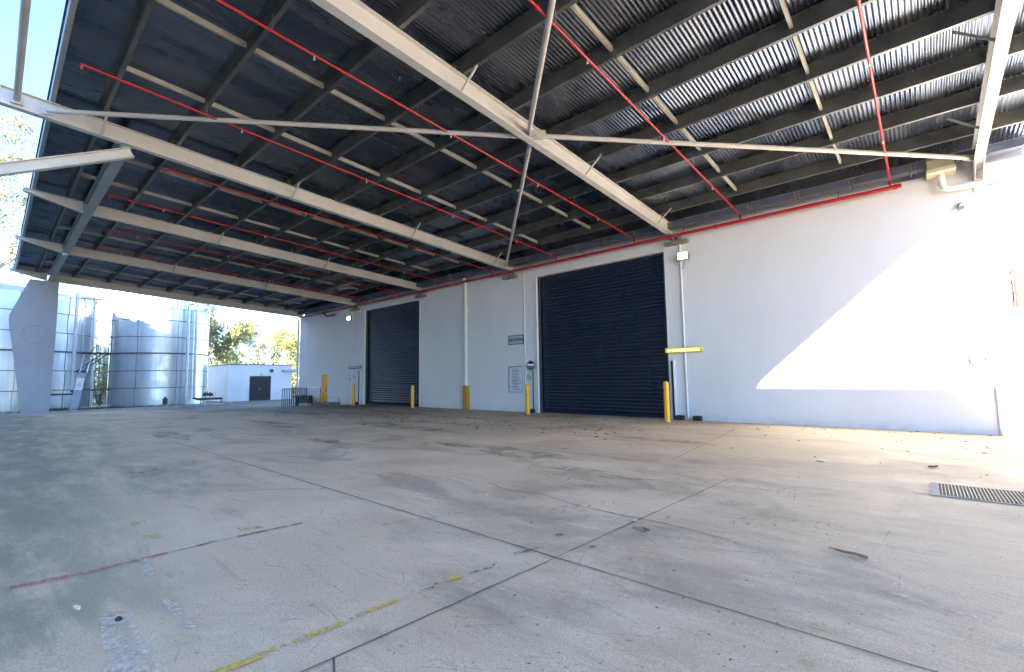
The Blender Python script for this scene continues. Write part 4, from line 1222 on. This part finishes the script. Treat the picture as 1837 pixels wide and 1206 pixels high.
m.tube([(-31.25, 14.2, -.45), (-29.25, 14.2, -.42), (-28.1, 14.2, -1.02), (-26.9, 14.2, -1.08), (-26.6, 14.2, -1.5)], .022, 8)
m.tube([(-31.25, 14.2, -.95), (-29.3, 14.2, -.92)], .018, 8)
pts = [(-31.2+.28*math.sin(math.pi*q/8), 14.2, -.83+.35*math.cos(math.pi*q/8)) for q in range(9)]
m.tube(pts, .02, 8)
m.build('rail', M_TANKPIPE, t)
m = MB()
for x, z in ((-31.25, -.45), (-29.3, -.45), (-26.9, -1.1)): m.tube([(x, 14.2, -1.75), (x, 14.2, z)], .022, 8)
m.build('post', M_DARK, t)
for i, (x, y, lab) in enumerate([(-32.8, 14.62, 'dark ribbed drum inside the green railing, farther one'), (-31.85, 14.42, 'dark drum inside the green railing, nearer the concrete block')]):
    t = thing('dark_drum', lab, 'drum', (x, y, -1.75), 'dark drums behind the green railing')
    m = MB(); m.lathe([(.0001, -1.76), (.40, -1.76), (.43, -1.50), (.41, -1.45), (.44, -1.05), (.45, -1.0), (.40, -.99), (.0001, -1.05)], x, y-.0, 20); m.build('body', simple('drum_dark', (.04,.055,.055), .6, 0, .2, 5), t)
    m = MB(); ringband(m, x, y, .435, -1.3, .03, .015, 20); m.build('hoop', M_DARK, t)
m = MB(); m.bbox(-31.45, -30.35, 13.75, 14.15, -1.86, -1.47, .03); o = m.build('concrete_block', simple('pale_concrete_block', (.42,.41,.39), .9, 0, .12, 4, .5)); recenter(o, (-30.9, 13.95, -1.8)); tag(o, 'pale concrete block beside the dark drums', 'concrete block')
t = thing('door_steps', 'low brown concrete steps before the yellow door', 'steps', (-29.2, 14.5, -1.75))
m = MB(); m.bbox(-30.3, -28.1, 14.25, 14.94, -1.85, -1.38, .02); m.build('upper_step', simple('brown_concrete', (.20,.165,.13), .9, 0, .2, 4, .5), t)
m = MB(); m.bbox(-30.3, -27.8, 13.9, 14.245, -1.85, -1.55, .02); m.build('lower_step', simple('brown_concrete_dark', (.16,.135,.11), .9, 0, .2, 4, .5), t)

# ------------------------------------------------------------------ unseen shade building, added behind the camera
nb = thing('unseen_shade_building', 'tall unseen cream building across the yard, added to shade the slab and wall', 'warehouse', (-40, -26, -.9))
TOP = -.25 + (15+20)/2.0
m = MB(); m.box(-70, 18.2, -34, -20, -1.2, TOP); m.box(-28.9, -24.0, -21.3, -20.3, TOP+.001, TOP+7); m.box(-36, -28.91, -21.3, -20.001, TOP+.001, TOP+1.0)  # roofline and raised blocks shaped to set the shade on wall, tank and shed
m.build('wall', simple('cream_cladding', (.46,.45,.42), .7, 0, .05, .5), nb)
m = MB(); m.box(-69.9, 18.1, -33.9, -20.1, TOP-.35, TOP-.05); m.build('roof', M_GREY, nb)
m = MB()
for x in (-50, -34, -8): m.box(x, x+5, -19.998, -19.95, -.9, 4)
m.build('roller_door', M_DOOR, nb)

# ------------------------------------------------------------------ trees
def make_tree(label, x, y, h, crown_r, seed, mat, dens=1.0, cl=.26, z0=-1.7, forks=4, lean=0, low=.35, leaf=.22, name='gum_tree'):
    rr = random.Random(seed)
    t = thing(name, label, 'tree', (x, y, z0), 'trees beyond the yard')
    m = MB(); tips = []
    def limb(p, d, L, r, depth):
        pts = [p]; q = p.copy(); dd = d.copy(); n = 5
        for i in range(n):
            dd = (dd + Vector((rr.uniform(-.16,.16), rr.uniform(-.16,.16), rr.uniform(-.02,.12)))).normalized()
            q = q + dd*(L/n); pts.append(q.copy())
            if depth >= 1 and i >= 2: tips.append((q.copy(), depth))
        m.tube(pts, r, 7 if depth < 2 else 5, True, r1=r*.45)
        if depth < 3:
            k = forks if depth == 0 else rr.randint(2, 3)
            for j in range(k):
                a_ = 2*math.pi*(j+rr.random()*.7)/k
                s_ = rr.uniform(.45, .9)
                nd = (dd*.8 + Vector((math.cos(a_)*s_, math.sin(a_)*s_, rr.uniform(.05,.4)))).normalized()
                b = pts[rr.randint(2, n)]
                limb(b.copy(), nd, L*rr.uniform(.5, .72), r*.42, depth+1)
        else: tips.append((q.copy(), 4))
    limb(Vector((x, y, z0)), Vector((lean, 0, 1)).normalized(), h*.50, h*.016+.05, 0)
    m.build('trunk', M_BARK, t)
    c = MB()
    ntip = len(tips)
    per = int(36*dens)
    for (p, dep) in tips:
        if p.z < z0 + h*low: continue
        if rr.random() < .15: continue
        cr = crown_r*cl*rr.uniform(.6, 1.3)
        nl = int(per*rr.uniform(.5, 1.4))
        for i in range(nl):
            v3 = Vector((rr.gauss(0, 1), rr.gauss(0, 1), rr.gauss(0, .75)))*cr*.5
            q = p+v3
            s = leaf*rr.uniform(.6, 1.3)
            a = Vector((rr.gauss(0,1), rr.gauss(0,1), rr.gauss(0,1)-.6)).normalized()
            b = a.cross(Vector((rr.gauss(0,1), rr.gauss(0,1), rr.gauss(0,1)))).normalized()
            c.add([q-a*s, q+b*s*.34, q+a*s, q-b*s*.34], [(0,1,2,3)])
    c.build('crown', mat, t)
    return t
make_tree('tall gum tree rising over the leftmost tank roof, left edge of the view', -64, -3.2, 25, 8, 3, M_LEAFD, 4.0, cl=.17, low=.38, leaf=.16)
make_tree('second tall gum behind the leftmost tank with open grey crown', -72, 3.2, 19, 6, 12, M_LEAF[2], 1.8, low=.35, leaf=.17)
make_tree('gum with dark forked trunk just right of the lone tank', -62, 17.0, 10.5, 4.2, 5, M_LEAF[0], 1.7, low=.25, leaf=.17)
make_tree('slender sparse gum reaching highest behind the lone tank', -70, 19.5, 15, 4.0, 21, M_LEAF[2], .6, low=.45, leaf=.17)
make_tree('narrow yellow green tree behind the left part of the shed roof', -82, 25.5, 11.2, 3.2, 9, M_LEAF[1], 1.9, low=.2, leaf=.2)
make_tree('open pale gum behind the shed door side', -92, 32.0, 12.0, 4.0, 14, M_LEAF[2], 1.0, low=.25, leaf=.2)
make_tree('pale thin gum behind the right part of the shed', -96, 36.5, 12.6, 4.0, 17, M_LEAF[2], .9, low=.25, leaf=.2)
make_tree('bright yellow crowned tree beside the warehouse corner', -84, 36.0, 11.2, 4.6, 19, M_LEAF[1], 2.2, low=.2, leaf=.2)
make_tree('leafy tree hidden partly by the far warehouse corner', -72, 32.5, 9.0, 4.0, 24, M_LEAF[1], 1.6, low=.1, leaf=.18)
make_tree('tall gum whose crown shows above the lone tank', -88, 12.5, 19, 7, 33, M_LEAF[0], 1.2, low=.3, leaf=.26)
make_tree('broad gum behind the lone tank toward the shed', -92, 18.5, 18, 6, 35, M_LEAF[2], 1.0, low=.3, leaf=.26)
# bushes
def bush(label, x, y, rx, ry, h, seed, mat, n=2200, leaf=.14):
    rr = random.Random(seed)
    t = thing('bush', label, 'bush', (x, y, -1.74), 'bushes beyond the yard')
    m = MB()
    for k_ in range(6):
        a_ = rr.uniform(0, 6.28)
        m.tube([(x, y, -1.8), (x+rx*.3*math.cos(a_), y+ry*.3*math.sin(a_), -1.74+h*.4), (x+rx*.6*math.cos(a_), y+ry*.6*math.sin(a_), -1.74+h*.75)], .05, 6, True, .015)
    m.build('stem', M_BARK, t)
    c = MB()
    cl = [(rr.uniform(-.7,.7)*rx, rr.uniform(-.7,.7)*ry, rr.uniform(.15,.85)*h, rr.uniform(.25,.5)) for _ in range(26)]
    for i in range(n):
        a, b, z, s0 = cl[rr.randrange(26)]
        q = Vector((x+a+rr.gauss(0, s0*rx*.5), y+b+rr.gauss(0, s0*ry*.5), -1.74+max(.05, z+rr.gauss(0, s0*h*.35))))
        s = leaf*rr.uniform(.6, 1.4)
        u_ = Vector((rr.gauss(0,1), rr.gauss(0,1), rr.gauss(0,1))).normalized(); w_ = u_.cross(Vector((rr.gauss(0,1), rr.gauss(0,1), rr.gauss(0,1)))).normalized()
        c.add([q-u_*s, q+w_*s*.4, q+u_*s, q-w_*s*.4], [(0,1,2,3)])
    c.build('foliage', mat, t)
bush('yellow green bush filling the gap between the two tanks', -58, 6.7, 1.6, 2.2, 5.2, 41, M_LEAF[1])
bush('yellow bush behind the left half of the shed', -66, 21.5, 2, 4, 4.6, 42, M_LEAF[1], 3000)
bush('yellow bush behind the right half of the shed', -68, 27.0, 2, 4, 5.0, 43, M_LEAF[1], 3000)
bush('dark green bush low behind the shed corner', -58, 16.0, 1.5, 2, 4.0, 44, M_LEAF[0], 2000)
bush('yellow green bush in the gap between shed and warehouse', -56, 23.6, 1.5, 2, 4.6, 45, M_LEAF[1], 2400)
far = MB(); rr = random.Random(77)
for i in range(26000):
    yy = rr.uniform(-20, 75); xx = -120 - rr.uniform(0, 14)
    top = 6.5 + 2.5*math.sin(yy*.35) + 1.6*math.sin(yy*1.1+2)
    z = -1.7 + top*rr.random()**.8
    q = Vector((xx, yy, z)); s = rr.uniform(.15, .4)
    u_ = Vector((rr.gauss(0,1), rr.gauss(0,1), rr.gauss(0,1))).normalized(); w_ = u_.cross(Vector((rr.gauss(0,1), rr.gauss(0,1), rr.gauss(0,1)))).normalized()
    far.add([q-u_*s, q+w_*s*.4, q+u_*s, q-w_*s*.4], [(0,1,2,3)])
tag(far.build('distant_wood', M_LEAF[1]), 'far off sunlit woodland behind the tanks and shed', 'woodland', kind='stuff')
